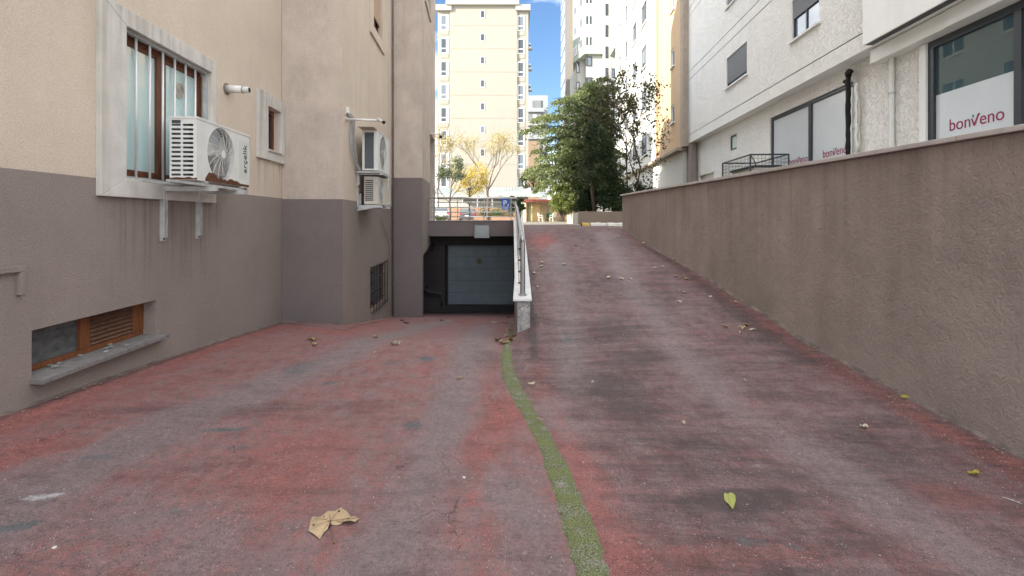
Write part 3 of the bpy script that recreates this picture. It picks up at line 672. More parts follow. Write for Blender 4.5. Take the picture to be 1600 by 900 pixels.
for i in range(10):
    u = bu0+.2+(bu1-bu0-.3)*random.random(); c = FA.p(u, -1.219, -.14+.2*random.random()); b = MB(); b.obox(c, (.03, .01, 0), (-.008, .02, .004), (0, 0, .006)); b.build('mortar_crumb', M_conc, W3)
# upper windows of the facade (seen mirrored in the shop glass)
for h in upA:
    w_ = simple_window(FA, h[0], h[1], h[2], h[3], -.06, A, M_pvc, G_sky, .06, (.5,), sill=(.04, M_surround)); w_['label'] = 'double window with white frame on an upper floor'
# --- bay windows
for k, h in enumerate(bayw):
    u0, u1, za, zb = h[:4]
    b = MB(); frame_rect(b, F1s, u0+.005, u1-.005, za+.005, zb-.005, .07, -.12, -.07, M_wood); b.fb(F1s, (u0+u1)/2-.03, (u0+u1)/2+.03, za+.07, zb-.07, -.12, -.065, M_wood); w_ = b.build('window', parent=A)
    surround(F1s, u0-.28, u1+.28, za-.24, zb+.24, u0, u1, za, zb, .045, w_, None, M_beige)
    b = MB(); b.fb(F1s, u0+.05, u1-.05, za+.05, zb-.05, -.1, -.095); b.build('pane', G_dark, w_)
    b = MB(); b.fb(F1s, u0+.03, u1-.03, za+.35, zb-.02, -.05, -.02); b.build('roller_blind', mat('tan_roller_blind', (.42, .30, .2), .8), w_)
for za, zb in ((6.55, 7.95), (9.55, 10.95)):
    b = MB(); frame_rect(b, F2s, r0+.005, r1-.005, za+.005, zb-.005, .06, -.095, -.04, M_wood); w_ = b.build('window', parent=A)
    b = MB(); b.fb(F2s, r0+.05, r1-.05, za+.05, zb-.05, -.08, -.07); b.build('pane', G_dark, w_)
    surround(F2s, r0-.16, r1+.2, za-.2, zb+.2, r0, r1, za, zb, .05, w_, None, M_beige2)
# barred cellar window
b = MB(); frame_rect(b, F1s, g0+.005, g1-.005, -2.035, -1.085, .05, -.115, -.07, M_wood); Wc = b.build('window', parent=A); Wc['label'] = 'cellar window behind a black iron grille'
b = MB(); b.fb(F1s, g0+.05, g1-.05, -1.99, -1.13, -.1, -.095); b.build('pane', G_dark, Wc)
for i in range(6):
    u = g0+.05+(g1-g0-.1)*i/5; b = MB(); b.tube([F1s.p(u, -2.1, .07), F1s.p(u, -1.02, .07)], .011, 6); b.build('bar', M_black, Wc)
for z in (-1.05, -1.32, -1.6, -1.86, -2.07):
    b = MB(); b.tube([F1s.p(g0-.03, z, .07), F1s.p(g1+.03, z, .07)], .011, 6); b.build('rail', M_black, Wc)
b = MB()
for u in (g0, g1):
    for z in (-1.05, -2.07): b.tube([F1s.p(u, z, -.01), F1s.p(u, z, .075)], .01, 6)
b.build('fixing', M_black, Wc)
# recessed entry jamb + soffit closing
b = MB(); b.fb(F2s, u672+.02, u679, -.02, 2.78, -.52, -.5, M_taupe2); b.build('entry_recess', parent=A)
b = MB(); b.fb(F2s, u672-.1, u679+.02, 2.785, 2.86, -.1, .03, M_beige2); b.build('lintel', parent=A)
# --- down pipe at the inner corner of the bays
b = MB(); pc = C3+nA*.045-uA*.045
b.tube([pc+V((0, 0, -2.62)), pc+V((0, 0, HT))], .022, 8)
for z in (-1.8, -.4, 1.0, 2.4, 3.8): b.tube([pc+V((0, 0, z)), pc+V((0, 0, z+.05))], .03, 8)
b.build('drain_pipe', mat('taupe_pipe', (.20, .165, .145), .6, var=.2), A, smooth=True)
# mortar fillet at the wall foot
def foot(F, u0, u1, side='L', parent=A):
    vs = []; fs = []; us = np.arange(u0, u1, .05)
    for i, u in enumerate(us):
        wd = .022+.02*max(0, MN.noise(V((u*3, 7, F.U.x*9)))+.2)+.008*MN.noise(V((u*19, 0, 2))); h = .012+.012*MN.noise(V((u*7, 3, 5)))
        for n_, dz in ((.001, max(.003, h)), (wd*.6, max(.003, h*.7)), (wd, -.004)):
            p_ = F.p(u, 0, n_); vs.append((p_.x, p_.y, float(gz(p_.x, p_.y, side))+dz))
    for i in range(len(us)-1):
        for k in range(2): a = i*3+k; fs.append((a, a+1, a+4, a+3))
    b = MB(); b.add(vs, fs); b.build('mortar_fillet', M_fil, parent, smooth=True)
foot(FA, 2, uC1); foot(F1, 0, L1); foot(F1s, 0, L1s); foot(F2, 0, L2)

M_gin = mat('garage_shade_dark', (.055, .049, .05), .85, var=.2, vs=2)  # deep shade of the interior put into an almost black colour
# --- garage: slab over the entrance, inside walls, sectional door
Gr = thing('garage_entrance', (-1.2, 16.5, -3.2), 'dark garage entrance under a taupe concrete slab at the foot of the left ramp', 'garage')
YS = 15.58; XS0 = F2s.p(u672, 0).x-.02; XS1 = .075
b = MB(); b.box(XS0, XS1+.16, YS, 17.6, -.50, -.02, M_taupe2); b.box(XS0, XS1+.16, YS-.03, YS+.15, -.022+.004, .0, M_cap); b.build('slab', parent=Gr)
b = MB()
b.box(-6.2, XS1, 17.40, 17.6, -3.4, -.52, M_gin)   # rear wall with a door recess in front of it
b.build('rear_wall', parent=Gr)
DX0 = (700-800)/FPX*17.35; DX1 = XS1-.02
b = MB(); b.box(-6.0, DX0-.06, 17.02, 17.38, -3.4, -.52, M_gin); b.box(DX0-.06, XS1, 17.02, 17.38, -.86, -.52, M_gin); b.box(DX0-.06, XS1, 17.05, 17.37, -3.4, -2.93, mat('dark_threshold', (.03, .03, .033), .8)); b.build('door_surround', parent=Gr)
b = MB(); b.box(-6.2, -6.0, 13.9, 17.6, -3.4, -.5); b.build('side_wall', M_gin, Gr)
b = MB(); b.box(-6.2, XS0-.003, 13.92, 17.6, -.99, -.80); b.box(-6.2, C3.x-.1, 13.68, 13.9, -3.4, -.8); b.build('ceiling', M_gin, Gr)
M_door = mat('blue_grey_door_panel', (.20, .25, .285), .5, var=.2, vs=3, stain=.2)
DW = (DX1-DX0); rows = 5; dz0, dz1 = -2.925, -.865
Dr = MB(); Dr.box(DX0+.01, DX1-.01, 17.33, 17.36, dz0, dz1); D = Dr.build('sectional_door', M_gin, Gr)
for r in range(rows):
    za = dz0+(dz1-dz0)*r/rows; zb = dz0+(dz1-dz0)*(r+1)/rows
    b = MB(); b.box(DX0+.012, DX1-.012, 17.315, 17.328, za+.004, zb-.004); b.build('section', M_door, D, bevel=.004)
    for c in range(4):
        xa = DX0+DW*(c+.1)/4; xb_ = DX0+DW*(c+.9)/4; b = MB(); b.box(xa, xb_, 17.296, 17.314, za+.07, zb-.07); b.build('raised_panel', M_door, D, bevel=.009)
b = MB(); b.disc((DX0+DW*.48, 17.292, -1.42), (0, -1, 0), .10, .006, 20); b.build('round_sticker', mat('yellow_sticker', (.14, .13, .05), .6), D)
b = MB(); b.tube([(-3.0, 17.0, -2.25), (-3.0, 16.9, -2.25)], .10, 10); b.tube([(-3.0, 16.93, -2.25), (-2.85, 16.9, -2.42), (-2.38, 16.9, -2.48), (-2.38, 16.9, -2.9)], .045, 8); b.build('drain_elbow_pipe', mat('dark_pipe', (.05, .05, .05), .5), Gr, smooth=True)
# drain gratings in the floor
for i, (xa, xb_) in enumerate(((-2.75, -2.05), (-1.98, -1.28), (-1.2, -.5), (-.43, .0))):
    zf = float(gz(-1, 16.55, 'L'))+.012
    b = MB(); frame_rect(b, Fr((xa, 16.45), (1, 0), (0, -1)), 0, .01, 0, .01, .003, 0, .01)
    b = MB()
    for k in range(int((xb_-xa)/.04)): b.box(xa+k*.04, xa+k*.04+.02, 16.46, 16.68, zf-.012, zf+.008)
    b.box(xa, xb_, 16.44, 16.46, zf-.012, zf+.009); b.box(xa, xb_, 16.68, 16.70, zf-.012, zf+.009)
    o = b.build('drain_grate', M_black); tag(o, ['leftmost iron drain grate at the garage threshold', 'iron drain grate second from the left at the garage threshold', 'iron drain grate second from the right at the garage threshold', 'short rightmost iron drain grate at the garage threshold, by the parapet'][i], 'drain grate', 'drain grates at the garage threshold')

# --- parapet between the ramps
Pp = thing('ramp_parapet', (.15, 6.2, -1.5), 'low concrete parapet with a white marble coping between the two ramps', 'parapet')
ysP = [6.2, 6.45, 7, 8, 9, 10, 11, 12, 12.9, 14, 15.58, 17.5]
def ptop(y): return float(np.interp(y, [6.2, 8.5, 12.4, 13.4, 15.6], [-1.005, -.60, -.06, .0, .0]))
def pxl(y): return .068
def pxr(y): return .225+.004*(y-6.2)
vs = []; fs = []
for y in ysP:
    zt = ptop(y); zb = float(min(gz(.06, y, 'L'), gz(.1, y, 'R')))-.15
    yo = 0
    vs += [(pxl(y), y+yo, zb), (pxr(y), y+yo, zb), (pxr(y), y+yo-(.0 if y == 6.2 else 0), zt), (pxl(y), y+yo, zt)]
n = len(ysP)
for i in range(n-1):
    for k in range(4): a = i*4+k; c_ = i*4+(k+1) % 4; fs.append((a, c_, c_+4, a+4))
fs += [(3, 2, 1, 0), (4*n-4, 4*n-3, 4*n-2, 4*n-1)]
b = MB(); b.add(vs, fs); b.build('wall_core', M_conc, Pp)
cuts = [6.17, 7.15, 8.2, 9.4, 10.7, 12.1, 13.4, 15.55]
for i in range(len(cuts)-1):
    ya, yb = cuts[i]+.003, cuts[i+1]-.003; b = MB()
    ext = .055 if i == 0 else .03
    P = []
    for y in (ya, yb):
        z = ptop(y)+.002
        e = ext if y == ya or i else .03
        P += [(pxl(y)-e, y, z), (pxr(y)+.02, y, z), (pxr(y)+.02, y, z+.03), (pxl(y)-e, y, z+.03)]
    b.add(P, [(0, 1, 2, 3), (7, 6, 5, 4), (0, 4, 5, 1), (1, 5, 6, 2), (2, 6, 7, 3), (3, 7, 4, 0)]); b.build('coping_slab', M_marble, Pp, bevel=.004)
# handrail on the parapet
M_rail = mat('worn_steel_tube', (.40, .40, .40), .35, metal=.8, var=.3, vs=9); Hr = thing('ramp_handrail', (.14, 6.35, -1), 'steel tube handrail running down the parapet beside the upper ramp', 'railing')
xr = .135
b = MB(); b.tube([(xr, 6.33, ptop(6.33)+.03), (xr, 6.33, -.27)], .032, 14, M_rail); b.tube([(xr, 6.33, ptop(6.33)+.032), (xr, 6.33, ptop(6.33)+.045)], .055, 14, M_rail); b.build('post', parent=Hr, smooth=False)
b = MB(); b.tube([(xr, 6.33, -.27), (xr, 6.36, -.235), (xr, 6.42, -.22), (xr-.0, 12.5, .30), (xr-.03, 15.55, .52)], .027, 12); b.build('top_rail', M_rail, Hr, smooth=True)
for y in (8.4, 10.6, 12.8, 15.3):
    b = MB(); b.tube([(xr-.01, y, ptop(y)+.03), (xr-.01, y, float(np.interp(y, [6.42, 12.5, 15.55], [-.22, .30, .52])))], .02, 10); b.build('post', M_rail, Hr, smooth=True)
for f in (.22, .42, .62, .82):
    b = MB(); b.tube([(xr-.045, y, ptop(y)+.03+f*(float(np.interp(y, [6.42, 12.5, 15.55], [-.22, .30, .52]))-ptop(y)-.03)) for y in (6.3, 9, 12.5, 15.5)], .006, 8); b.build('rail', M_rail, Hr, smooth=True)
for f in (.22, .42, .62, .82):
    z = ptop(6.33)+.03+f*(.72); b = MB(); b.tube([(xr-.055, 6.31, z), (xr, 6.33, z)], .012, 8); b.build('clamp', M_black, Hr)

# railing across the slab
Rl = thing('slab_railing', (-1.2, YS, 0), 'horizontal bar steel railing across the slab above the garage', 'railing')
Fs = Fr((XS0+.02, YS+.06), (1, 0), (0, -1)); LR = XS1-XS0-.03
b = MB(); b.tube([Fs.p(0, .69), Fs.p(LR+.1, .69)], .03, 10); b.build('top_rail', M_steel, Rl, smooth=True)
for z in (.56, .40, .25, .11):
    b = MB(); b.tube([Fs.p(0, z), Fs.p(LR+.1, z)], .015, 8); b.build('rail', M_steel, Rl, smooth=True)
for x in (.07, .13, .93, 1.76, 2.60):
    b = MB(); b.tube([Fs.p(x, 0), Fs.p(x, .68)], .015 if x != 1.76 else .02, 8, M_steel); b.tube([Fs.p(x, .0), Fs.p(x, .012)], .04, 10, M_steel); b.build('post', parent=Rl)
# P sign
u0_, u1_ = (784-800)/FPX*YS-Fs.O.x, (796.3-800)/FPX*YS-Fs.O.x
Ps = thing('parking_sign', Fs.p(u0_, .31, .04), 'small blue P parking sign hung on the steel railing', 'sign')
b = MB(); b.fb(Fs, u0_, u1_, .315, .675, .03, .034); b.build('plate', M_blue, Ps)
text('P', .24, Fs, u0_+.055, .45, .036, M_signw, Ps, 'letter'); b = MB(); b.disc(Fs.p(u0_+.205, .49, .035), Fs.N, .014, .001, 12); b.fb(Fs, u0_+.175, u0_+.225, .455, .475, .035, .036); b.build('wheelchair_mark', M_signw, Ps)
b = MB(); b.fb(Fs, u0_+.005, u1_-.005, .413, .420, .035, .036)
for zz in (.385, .36, .335): 
    x = u0_+.03
    while x < u1_-.05: l = .015+.03*random.random(); b.fb(Fs, x, x+l, zz, zz+.012, .035, .036); x += l+.008
b.build('small_print', M_signw, Ps)
b = MB()
for u in (u0_+.04, u1_-.04): b.tube([Fs.p(u, .66, .032), Fs.p(u, .715, .03), Fs.p(u, .72, -.02)], .004, 5)
b.build('hook', M_steel, Ps)
# grey lamp box on the slab edge
Lb = thing('box_light', (-.9, YS-.1, -.4), 'square grey lamp box fixed on the slab edge above the garage door', 'lamp')
Fq = Fr((0, YS-.002), (1, 0), (0, -1)); k0, k1 = (741.5-800)/FPX*15.5, (764.5-800)/FPX*15.5
M_lampb = mat('lamp_grey_metal', (.12, .13, .135), .45, var=.15)
b = MB(); b.fb(Fq, k0+.02, k1-.02, -.53, -.18, .0, .10); b.build('housing', M_lampb, Lb, bevel=.01)
b = MB(); frame_rect(b, Fq, k0, k1, -.55, -.155, .03, .10, .13, mat('lamp_rim', (.26, .27, .27), .4)); b.build('rim', parent=Lb)
b = MB(); b.fb(Fq, k0+.03, k1-.03, -.52, -.185, .105, .12); b.build('glass', mat('lamp_glass', (.14, .17, .18), .15, spec=.8), Lb)
# ------------------------------------------------------------------ air conditioners
def ac_unit(F, u0, u1, n0, n1, z0, z1, label, style, casing, fanc=.40, brackets=(.15, .75), brk_n=None, drop=.5):
    T = thing('air_conditioner', F.p((u0+u1)/2, z0, (n0+n1)/2), label, 'air conditioner', 'outdoor air conditioner units on the left building')
    w_, h_, d_ = u1-u0, z1-z0, n1-n0
    P = F.p
    # body shell: back, top, bottom, far side, inner dark core
    b = MB()
    b.fb(F, u0, u1, z0, z0+.018, n0, n1, casing); b.fb(F, u0-.006, u1+.006, z1-.022, z1, n0-.004, n1+.006, casing)
    b.fb(F, u1-.012, u1, z0+.018, z1-.022, n0, n1, casing); b.fb(F, u0+.012, u1-.012, z0+.018, z1-.022, n0, n0+.008, casing)
    b.fb(F, u0+.022, u1-.03, z0+.02, z1-.024, n0+.012, n1-.10, M_fin)
    b.build('casing', parent=T)
    # near side (faces along -U) with slots
    FS = Fr(P(u0, 0, n0).xy, F.N.xy, (-F.U).xy)
    hs = []
    if style == 'slots':
        for r in range(12):
            zz = z0+.045+(h_-.10)*r/12
            hs += [(d_*.06, d_*.40, zz, zz+.024, .012), (d_*.47, d_*.86, zz, zz+.024, .012)]
        hs.append((d_*.06, d_*.40, z1-.075, z1-.04, .012))
    elif style == 'open':
        hs = [(d_*.14, d_*.72, z0+.03, z1-.04, .012)]
    else:
        for r in range(11):
            zz = z0+.07+(h_-.12)*r/11; hs.append((d_*.06, d_*.66, zz, zz+.026, .012))
    fwall(FS, 0, d_-.001, z0+.018, z1-.022, hs, [(99, casing)], 'side_panel', T)
    if style == 'slots':
        b = MB()
        for r in range(12):
            zz = z0+.045+(h_-.10)*r/12
            for a, c in ((d_*.06, d_*.40), (d_*.47, d_*.86)):
                for x in (a, c):      # rounded slot ends
                    for s in (-1, 1):
                        pass
        b = None
    # front with circular opening
    FF = Fr(P(u0, 0, n1).xy, F.U.xy, F.N.xy); cu, cz = w_*fanc, (z0+z1)/2+.0; R = min(h_*.445, w_*.36)
    angs = sorted(set([2*math.pi*i/48 for i in range(48)] + [math.atan2(zz-cz, uu-cu) % (2*math.pi) for uu in (0, w_) for zz in (z0+.018, z1-.022)]))
    vs = []; 
    for a in angs:
        ca, sa_ = math.cos(a), math.sin(a); t = 1e9
        if ca > 1e-9: t = min(t, (w_-cu)/ca)
        if ca < -1e-9: t = min(t, -cu/ca)
        if sa_ > 1e-9: t = min(t, (z1-.022-cz)/sa_)
        if sa_ < -1e-9: t = min(t, (z0+.018-cz)/sa_)
        vs += [FF.p(cu+R*ca, cz+R*sa_), FF.p(cu+t*ca, cz+t*sa_), FF.p(cu+R*ca, cz+R*sa_, -.05)]
    n = len(angs); fs = []
    for i in range(n):
        j = (i+1) % n; fs += [(3*i, 3*i+1, 3*j+1, 3*j), (3*i, 3*j, 3*j+2, 3*i+2)]
    b = MB(); b.add(vs, fs); b.build('front_panel', casing, T)
    b = MB(); b.disc(FF.p(cu, cz, -.105), FF.N, R*.97, .01, 32, M_fin); b.build('fan_well', parent=T)
    b = MB(); b.disc(FF.p(cu, cz, -.07), FF.N, R*.16, .03, 20)
    for k in range(3):
        a0 = k*2*math.pi/3; pts = []
        for t, (ra, da, dn) in enumerate([(.15, 0, .0), (.95, .25, .0), (.95, 1.15, .03), (.6, 1.3, .03), (.15, .9, .02)]): pts.append(FF.p(cu+R*ra*math.cos(a0+da), cz+R*ra*math.sin(a0+da), -.07+dn))
        b.add(pts, [(0, 1, 2, 3, 4)])
    b.build('fan', M_fan, T)
    # wire grille
    b = MB(); nr = 15 if style == 'slots' else 9
    for k in range(1, nr+1): b.ring(FF.p(cu, cz, .018*(1-(k/nr)**3)), FF.N, R*.14+R*.87*k/nr, .0022, 40, 4)
    for k in range(16 if style == 'slots' else 12):
        a = 2*math.pi*k/16; b.tube([FF.p(cu+R*t*math.cos(a+.5*t), cz+R*t*math.sin(a+.5*t), .018*(1-t**3)+.003) for t in (.12, .4, .7, 1.01)], .0025, 4)
    b.build('fan_grille', M_wire, T); b = MB(); b.disc(FF.p(cu, cz, .018), FF.N, R*.15, .006, 20); b.build('grille_hub', casing, T)
    # feet
    for t in (.12, .8):
        b = MB(); b.fb(F, u0+w_*t, u0+w_*t+.06, z0-.025, z0-.001, n0-.01, n1+.01); b.build('foot', M_galv, T)
    return T, FF
def bracket(F, u, z, reach, drop, parent, m=M_galv, n_in=.0):
    b = MB(); b.fb(F, u-.02, u+.02, z-.045, z-.002, .03, reach, m); b.fb(F, u-.025, u-.02, z-.05, z+.0, .03, reach, m); b.build('bracket_arm', parent=parent)
    b = MB(); b.fb(F, u-.028, u+.028, z-drop, z+.02, .002, .03, m); b.fb(F, u-.028, u-.022, z-drop+.04, z+.02, .03, .055, m); b.fb(F, u+.022, u+.028, z-drop+.04, z+.02, .03, .055, m)
    b.build('bracket_upright', parent=parent)
    b = MB(); b.disc(F.p(u, z-drop+.025, .03), F.N, .009, .008, 8, M_dark); b.disc(F.p(u, z-drop+.2, .03), F.N, .006, .006, 8, M_dark); b.build('bolt', parent=parent)
nf = 3.5-3.02     # face distance from the wall
ua = FA.hit(308, n=.50); ub = FA.hit(390, n=.50); 
AC1, FF = ac_unit(FA, ua, ub, .22, .50, .425, 1.10, 'large white air conditioner with rusty base hanging below the barred window', 'slots', M_acwhite, .415)
text('arçelik', .21, FF, (ub-ua)*.925, .60, .004, mat('black_lettering', (.02, .02, .022), .5), AC1, 'lettering', rot=1, width=.36)
b = MB(); b.fb(FF, (ub-ua)*.775, (ub-ua)*.965, .52, 1.0, .0008, .002); b.build('badge_plate', mat('badge_silver', (.55, .56, .53), .35), AC1)
# rust scabs along the bottom of the casing
b = MB(); w_ = ub-ua
prof_r = [(.13, .012), (.16, .05), (.19, .085), (.23, .08), (.27, .095), (.31, .07), (.36, .055), (.42, .03), (.47, .034), (.52, .02), (.56, .045), (.61, .05), (.65, .035), (.72, .035), (.78, .012), (.98, .008)]
tops = [(w_*a, .445+h) for a, h in prof_r]; b.prism([FF.p(a, c, .001) for a, c in tops]+[FF.p(w_*.98, .428, .001), FF.p(w_*.13, .428, .001)], FF.N*.003); b.build('rust_patch', M_rust, AC1)
FS1 = Fr(FA.p(ua, 0, .22).xy, FA.N.xy, (-FA.U).xy); b = MB(); b.prism([FS1.p(x, z_, .001) for x, z_ in ((0, .43), (.28, .43), (.28, .452), (.24, .445), (.2, .46), (.15, .45), (.08, .455), (.0, .448))], FS1.N*.003); b.build('rust_edge', M_rust, AC1)
for px in (256, 311): bracket(FA, FA.hit(px, n=.03), .37, .60, .60, AC1)
b = MB(); b.fb(FA, FA.hit(256, n=.5)+.1, ub-.03, .372, .398, .46, .50, M_galv); b.fb(FA, FA.hit(256, n=.5)+.1, ub-.03, .372, .398, .2, .24, M_galv); b.tube([FA.p(ua+.1, .41, .3), FA.p(ua+.4, .395, .42), FA.p(ub-.1, .40, .51)], .008, 6, M_rust); b.build('base_rail', parent=AC1)
b = MB(); b.tube([FA.p(ua+.5, .42, .2), FA.p(ua+.5, .36, .12), FA.p(ua+.25, .33, .06), FA.p(ua+.1, .36, .02)], .014, 8); b.build('cable', M_cable, AC1, smooth=True)
# two stacked units on the bay side
a2 = F1s.hit(591, n=.44); e2 = F1s.hit(608.5, n=.44)
AC2, FF2 = ac_unit(F1s, a2, e2, .13, .44, .985, 1.775, 'tall grey white air conditioner with dark open side, upper of two on the bay', 'open', M_acwhite, .42)
for u in (a2+.1, e2-.2): bracket(F1s, u, .95, .5, .28, AC2)
b = MB(); b.fb(F1s, a2-.05, e2+.02, .93, .965, .03, .46, M_galv); b.build('support_tray', parent=AC2)
a3 = F1s.hit(590.5, n=.40); e3 = F1s.hit(605, n=.40)
AC3, FF3 = ac_unit(F1s, a3, e3, .13, .40, .32, .875, 'small yellowed air conditioner with slatted side, lower of two on the bay', 'bars', M_acold, .42)
for u in (a3+.05, e3-.1): bracket(F1s, u, .295, .48, -.30+.1, AC3)
b = MB(); b.prism([F1s.p(a3-.06, .30, .0), F1s.p(a3-.06, .65, .0), F1s.p(a3-.06, .65, .03), F1s.p(a3-.06, .30, .03)], F1s.U*.04, M_galv); b.prism([F1s.p(a3-.06, .27, .03), F1s.p(a3-.06, .18, .0), F1s.p(a3-.06, .27, .46)], F1s.U*.03, M_galv); b.fb(F1s, a3-.06, a3-.03, .27, .30, .0, .46, M_galv); b.build('wall_bracket', parent=AC3)
b = MB(); b.obox(F1s.p(a2-.35, 1.78, .12), F1s.U*.9, F1s.N*.3+V((0, 0, -.0)), (0, 0, .0+.008), M_beige); b.build('top_sheet', parent=AC2)
# cables
def at1(px, py, n): 
    u, z = F1s.hit(px, py, n); return F1s.p(u, z, n)
CB = MB()
for dx, dn in ((0, .02), (3, .035), (-2.5, .03)):
    CB.tube([at1(544+dx*.4, 176, dn), at1(551+dx, 185, dn+.02), at1(550+dx, 215, dn), at1(551+dx, 235, dn), at1(556+dx, 255, dn+.01), at1(563+dx*.5, 266, .08), at1(570, 268, .13)], .014 if dx else .02, 8)
o = CB.build('cable_bundle', M_cable, smooth=True, org=at1(550, 230, 0)); tag(o, 'grey cable bundle drooping from the junction box to the stacked air conditioners', 'cable')
CB = MB(); CB.tube([at1(594, 330, .05), at1(598, 348, .04), at1(604, 366, .03), at1(608.5, 375, .03), at1(609.5, 420, .03)], .011, 6); o = CB.build('drain_hose', M_cable, smooth=True, org=at1(600, 350, 0)); tag(o, 'thin drain hose falling from the lower stacked air conditioner to the corner pipe', 'hose')
CB = MB(); CB.tube([at1(606, 280, .12), at1(608.5, 300, .1), at1(608.7, 318, .1), at1(604, 319, .2)], .014, 8); CB.tube([at1(607, 275, .1), at1(606, 300, .13)], .01, 8); o = CB.build('pipe_loop', M_pvc, smooth=True, org=at1(606, 300, 0)); tag(o, 'white pipe loop at the right side of the stacked air conditioners', 'pipe')
# security light on its arm, junction box
u, z = F1s.hit(540.5, 186); SL = thing('security_light', F1s.p(u, z), 'white tube arm light sticking out of the bay above the stacked air conditioners', 'light')
yy = F1s.p(u, z).y; ln = (589-540.5)/FPX*yy*1.03
b = MB(); b.tube([F1s.p(u, z, .005), F1s.p(u, z-.02, ln)], .021, 12); b.build('arm', M_pvc, SL, smooth=True)
b = MB(); b.disc(F1s.p(u, z, .002), F1s.N, .045, .015, 16); b.build('wall_plate', M_acold, SL)
b = MB(); b.tube([F1s.p(u, z+.0, ln-.02), F1s.p(u, z-.01, ln+.03)], .034, 12); b.build('socket', M_acold, SL, smooth=True)
b = MB(); b.tube([F1s.p(u, z-.01, ln+.02), F1s.p(u-.05, z-.05, ln+.09)], .026, 12, M_pvc); b.tube([F1s.p(u-.05, z-.05, ln+.09), F1s.p(u-.075, z-.07, ln+.12)], [.026, .032], 12, M_black); b.build('lamp_head', parent=SL, smooth=True)
u, z = F1s.hit(541.5, 172); b = MB(); b.fb(F1s, u-.045, u+.06, z-.07, z+.05, .0, .05); o = b.build('junction_box', M_pvc, bevel=.006, org=F1s.p(u, z)); tag(o, 'small white junction box on the bay above the security light arm', 'junction box')
# camera at the far corner
u, z = F2s.hit(670, 209); SC = thing('security_camera', F2s.p(u, z), 'small camera on a horizontal arm at the far corner of the left building', 'camera')
b = MB(); b.tube([F2s.p(u, z, 0), F2s.p(u, z, .38)], .022, 10); b.build('arm', M_pvc, SC, smooth=True); b = MB(); b.tube([F2s.p(u, z-.06, .37), F2s.p(u, z-.14, .37)], [.055, .045], 12, M_black); b.build('dome', parent=SC, smooth=True); b = MB(); b.tube([F2s.p(u, z+.01, .37), F2s.p(u, z-.06, .37)], .045, 12, M_pvc); b.build('mount', parent=SC, smooth=True)
# flue
u, z = FA.hit(353.5, 139); FL = thing('boiler_flue', FA.p(u, z), 'white boiler flue pipe poking out of the wall between the two upper windows', 'flue')
b = MB(); b.tube([FA.p(u, z, .0), FA.p(u, z, .012)], .082, 24, mat('flue_collar', (.25, .225, .19), .8, var=.4, vs=12)); b.build('collar', parent=FL)
b = MB(); b.tube([FA.p(u, z, .01), FA.p(u, z-.005, .22)], .052, 20, M_pvc); b.build('pipe', parent=FL, smooth=True)
b = MB(); b.tube([FA.p(u, z-.005, .218), FA.p(u, z-.006, .235)], .054, 20, M_galv)
b.tube([FA.p(u, z-.006, .235), FA.p(u, z-.01, .31)], .044, 20, M_pvc); b.tube([FA.p(u, z-.01, .29), FA.p(u, z-.01, .312)], .036, 16, M_dark); b.build('terminal', parent=FL)
# painted conduit on the lower left wall
u, z = FA.hit(31, 422, .03); b = MB(); b.fb(FA, .5, u+.045, z-.015, z+.03, .0, .035); b.fb(FA, u, u+.045, z-.19, z-.016, .0, .035); o = b.build('cable_trunking', M_taupe, bevel=.004, org=FA.p(u, z)); tag(o, 'taupe painted cable trunking turning down at the left edge, above the basement window', 'trunking')
# ------------------------------------------------------------------ building B (right)
B = thing('shop_building', FB.p(12, -.2), 'white rendered apartment building with shop windows above the brown retaining wall', 'building')
HB = 11.4
def UB(F, px): return F.hit(px)
wB = []
c1 = (UB(FB, 1167), UB(FB, 1135)); c2 = (UB(FB, 1280), UB(FB, 1237))
for k in range(2):
    zb = 4.86+2.95*k
    for c in (c1, c2): wB.append((c[0], c[1], zb, zb+1.1, .12))
gr = [(1.0, 23.4, z, z+.03, .02, M_dark) for z in (3.95, 6.50, 6.88, 9.45, 9.83)]
gr = [(g[0], g[1], g[2], g[3], .02, M_frame) for g in gr]
fwall(FB, 1.0, 23.4, 3.6, HB, wB+gr, [(99, M_bwhite)], 'upper_wall', B)
for i, h in enumerate(wB):
    w_ = simple_window(FB, h[0], h[1], h[2], h[3], -.06, B, M_frame, G_sky, .06, (.52,) if i % 2 else (), sill=(.07, M_bsmooth), shutter=.88 if i % 2 == 0 else .45)
b = MB(); b.fb(FB, 1, 23.4, 3.585, 3.598, -.36, .004, M_bsmooth); b.build('soffit', parent=B)
sh0, sh1 = UB(FBg, 1333), UB(FBg, 1203)
sm0, sm1 = UB(FBg, 1151), UB(FBg, 1141)
nw0, nw1 = 4.6, UB(FBg, 1450.7)
v0, v1 = UB(FBg, 1115), UB(FBg, 1092)
fwall(FBg, 1.0, 23.4, -.5, 3.585, [(sh0, sh1, .5, 3.2, .14), (sm0, sm1, 2.63, 3.2, .08), (nw0, nw1, .5, 3.27, .1), (v0, v1, 1.6, 2.02, .1, M_acold)], [(99, M_bwhite)], 'ground_floor_wall', B)
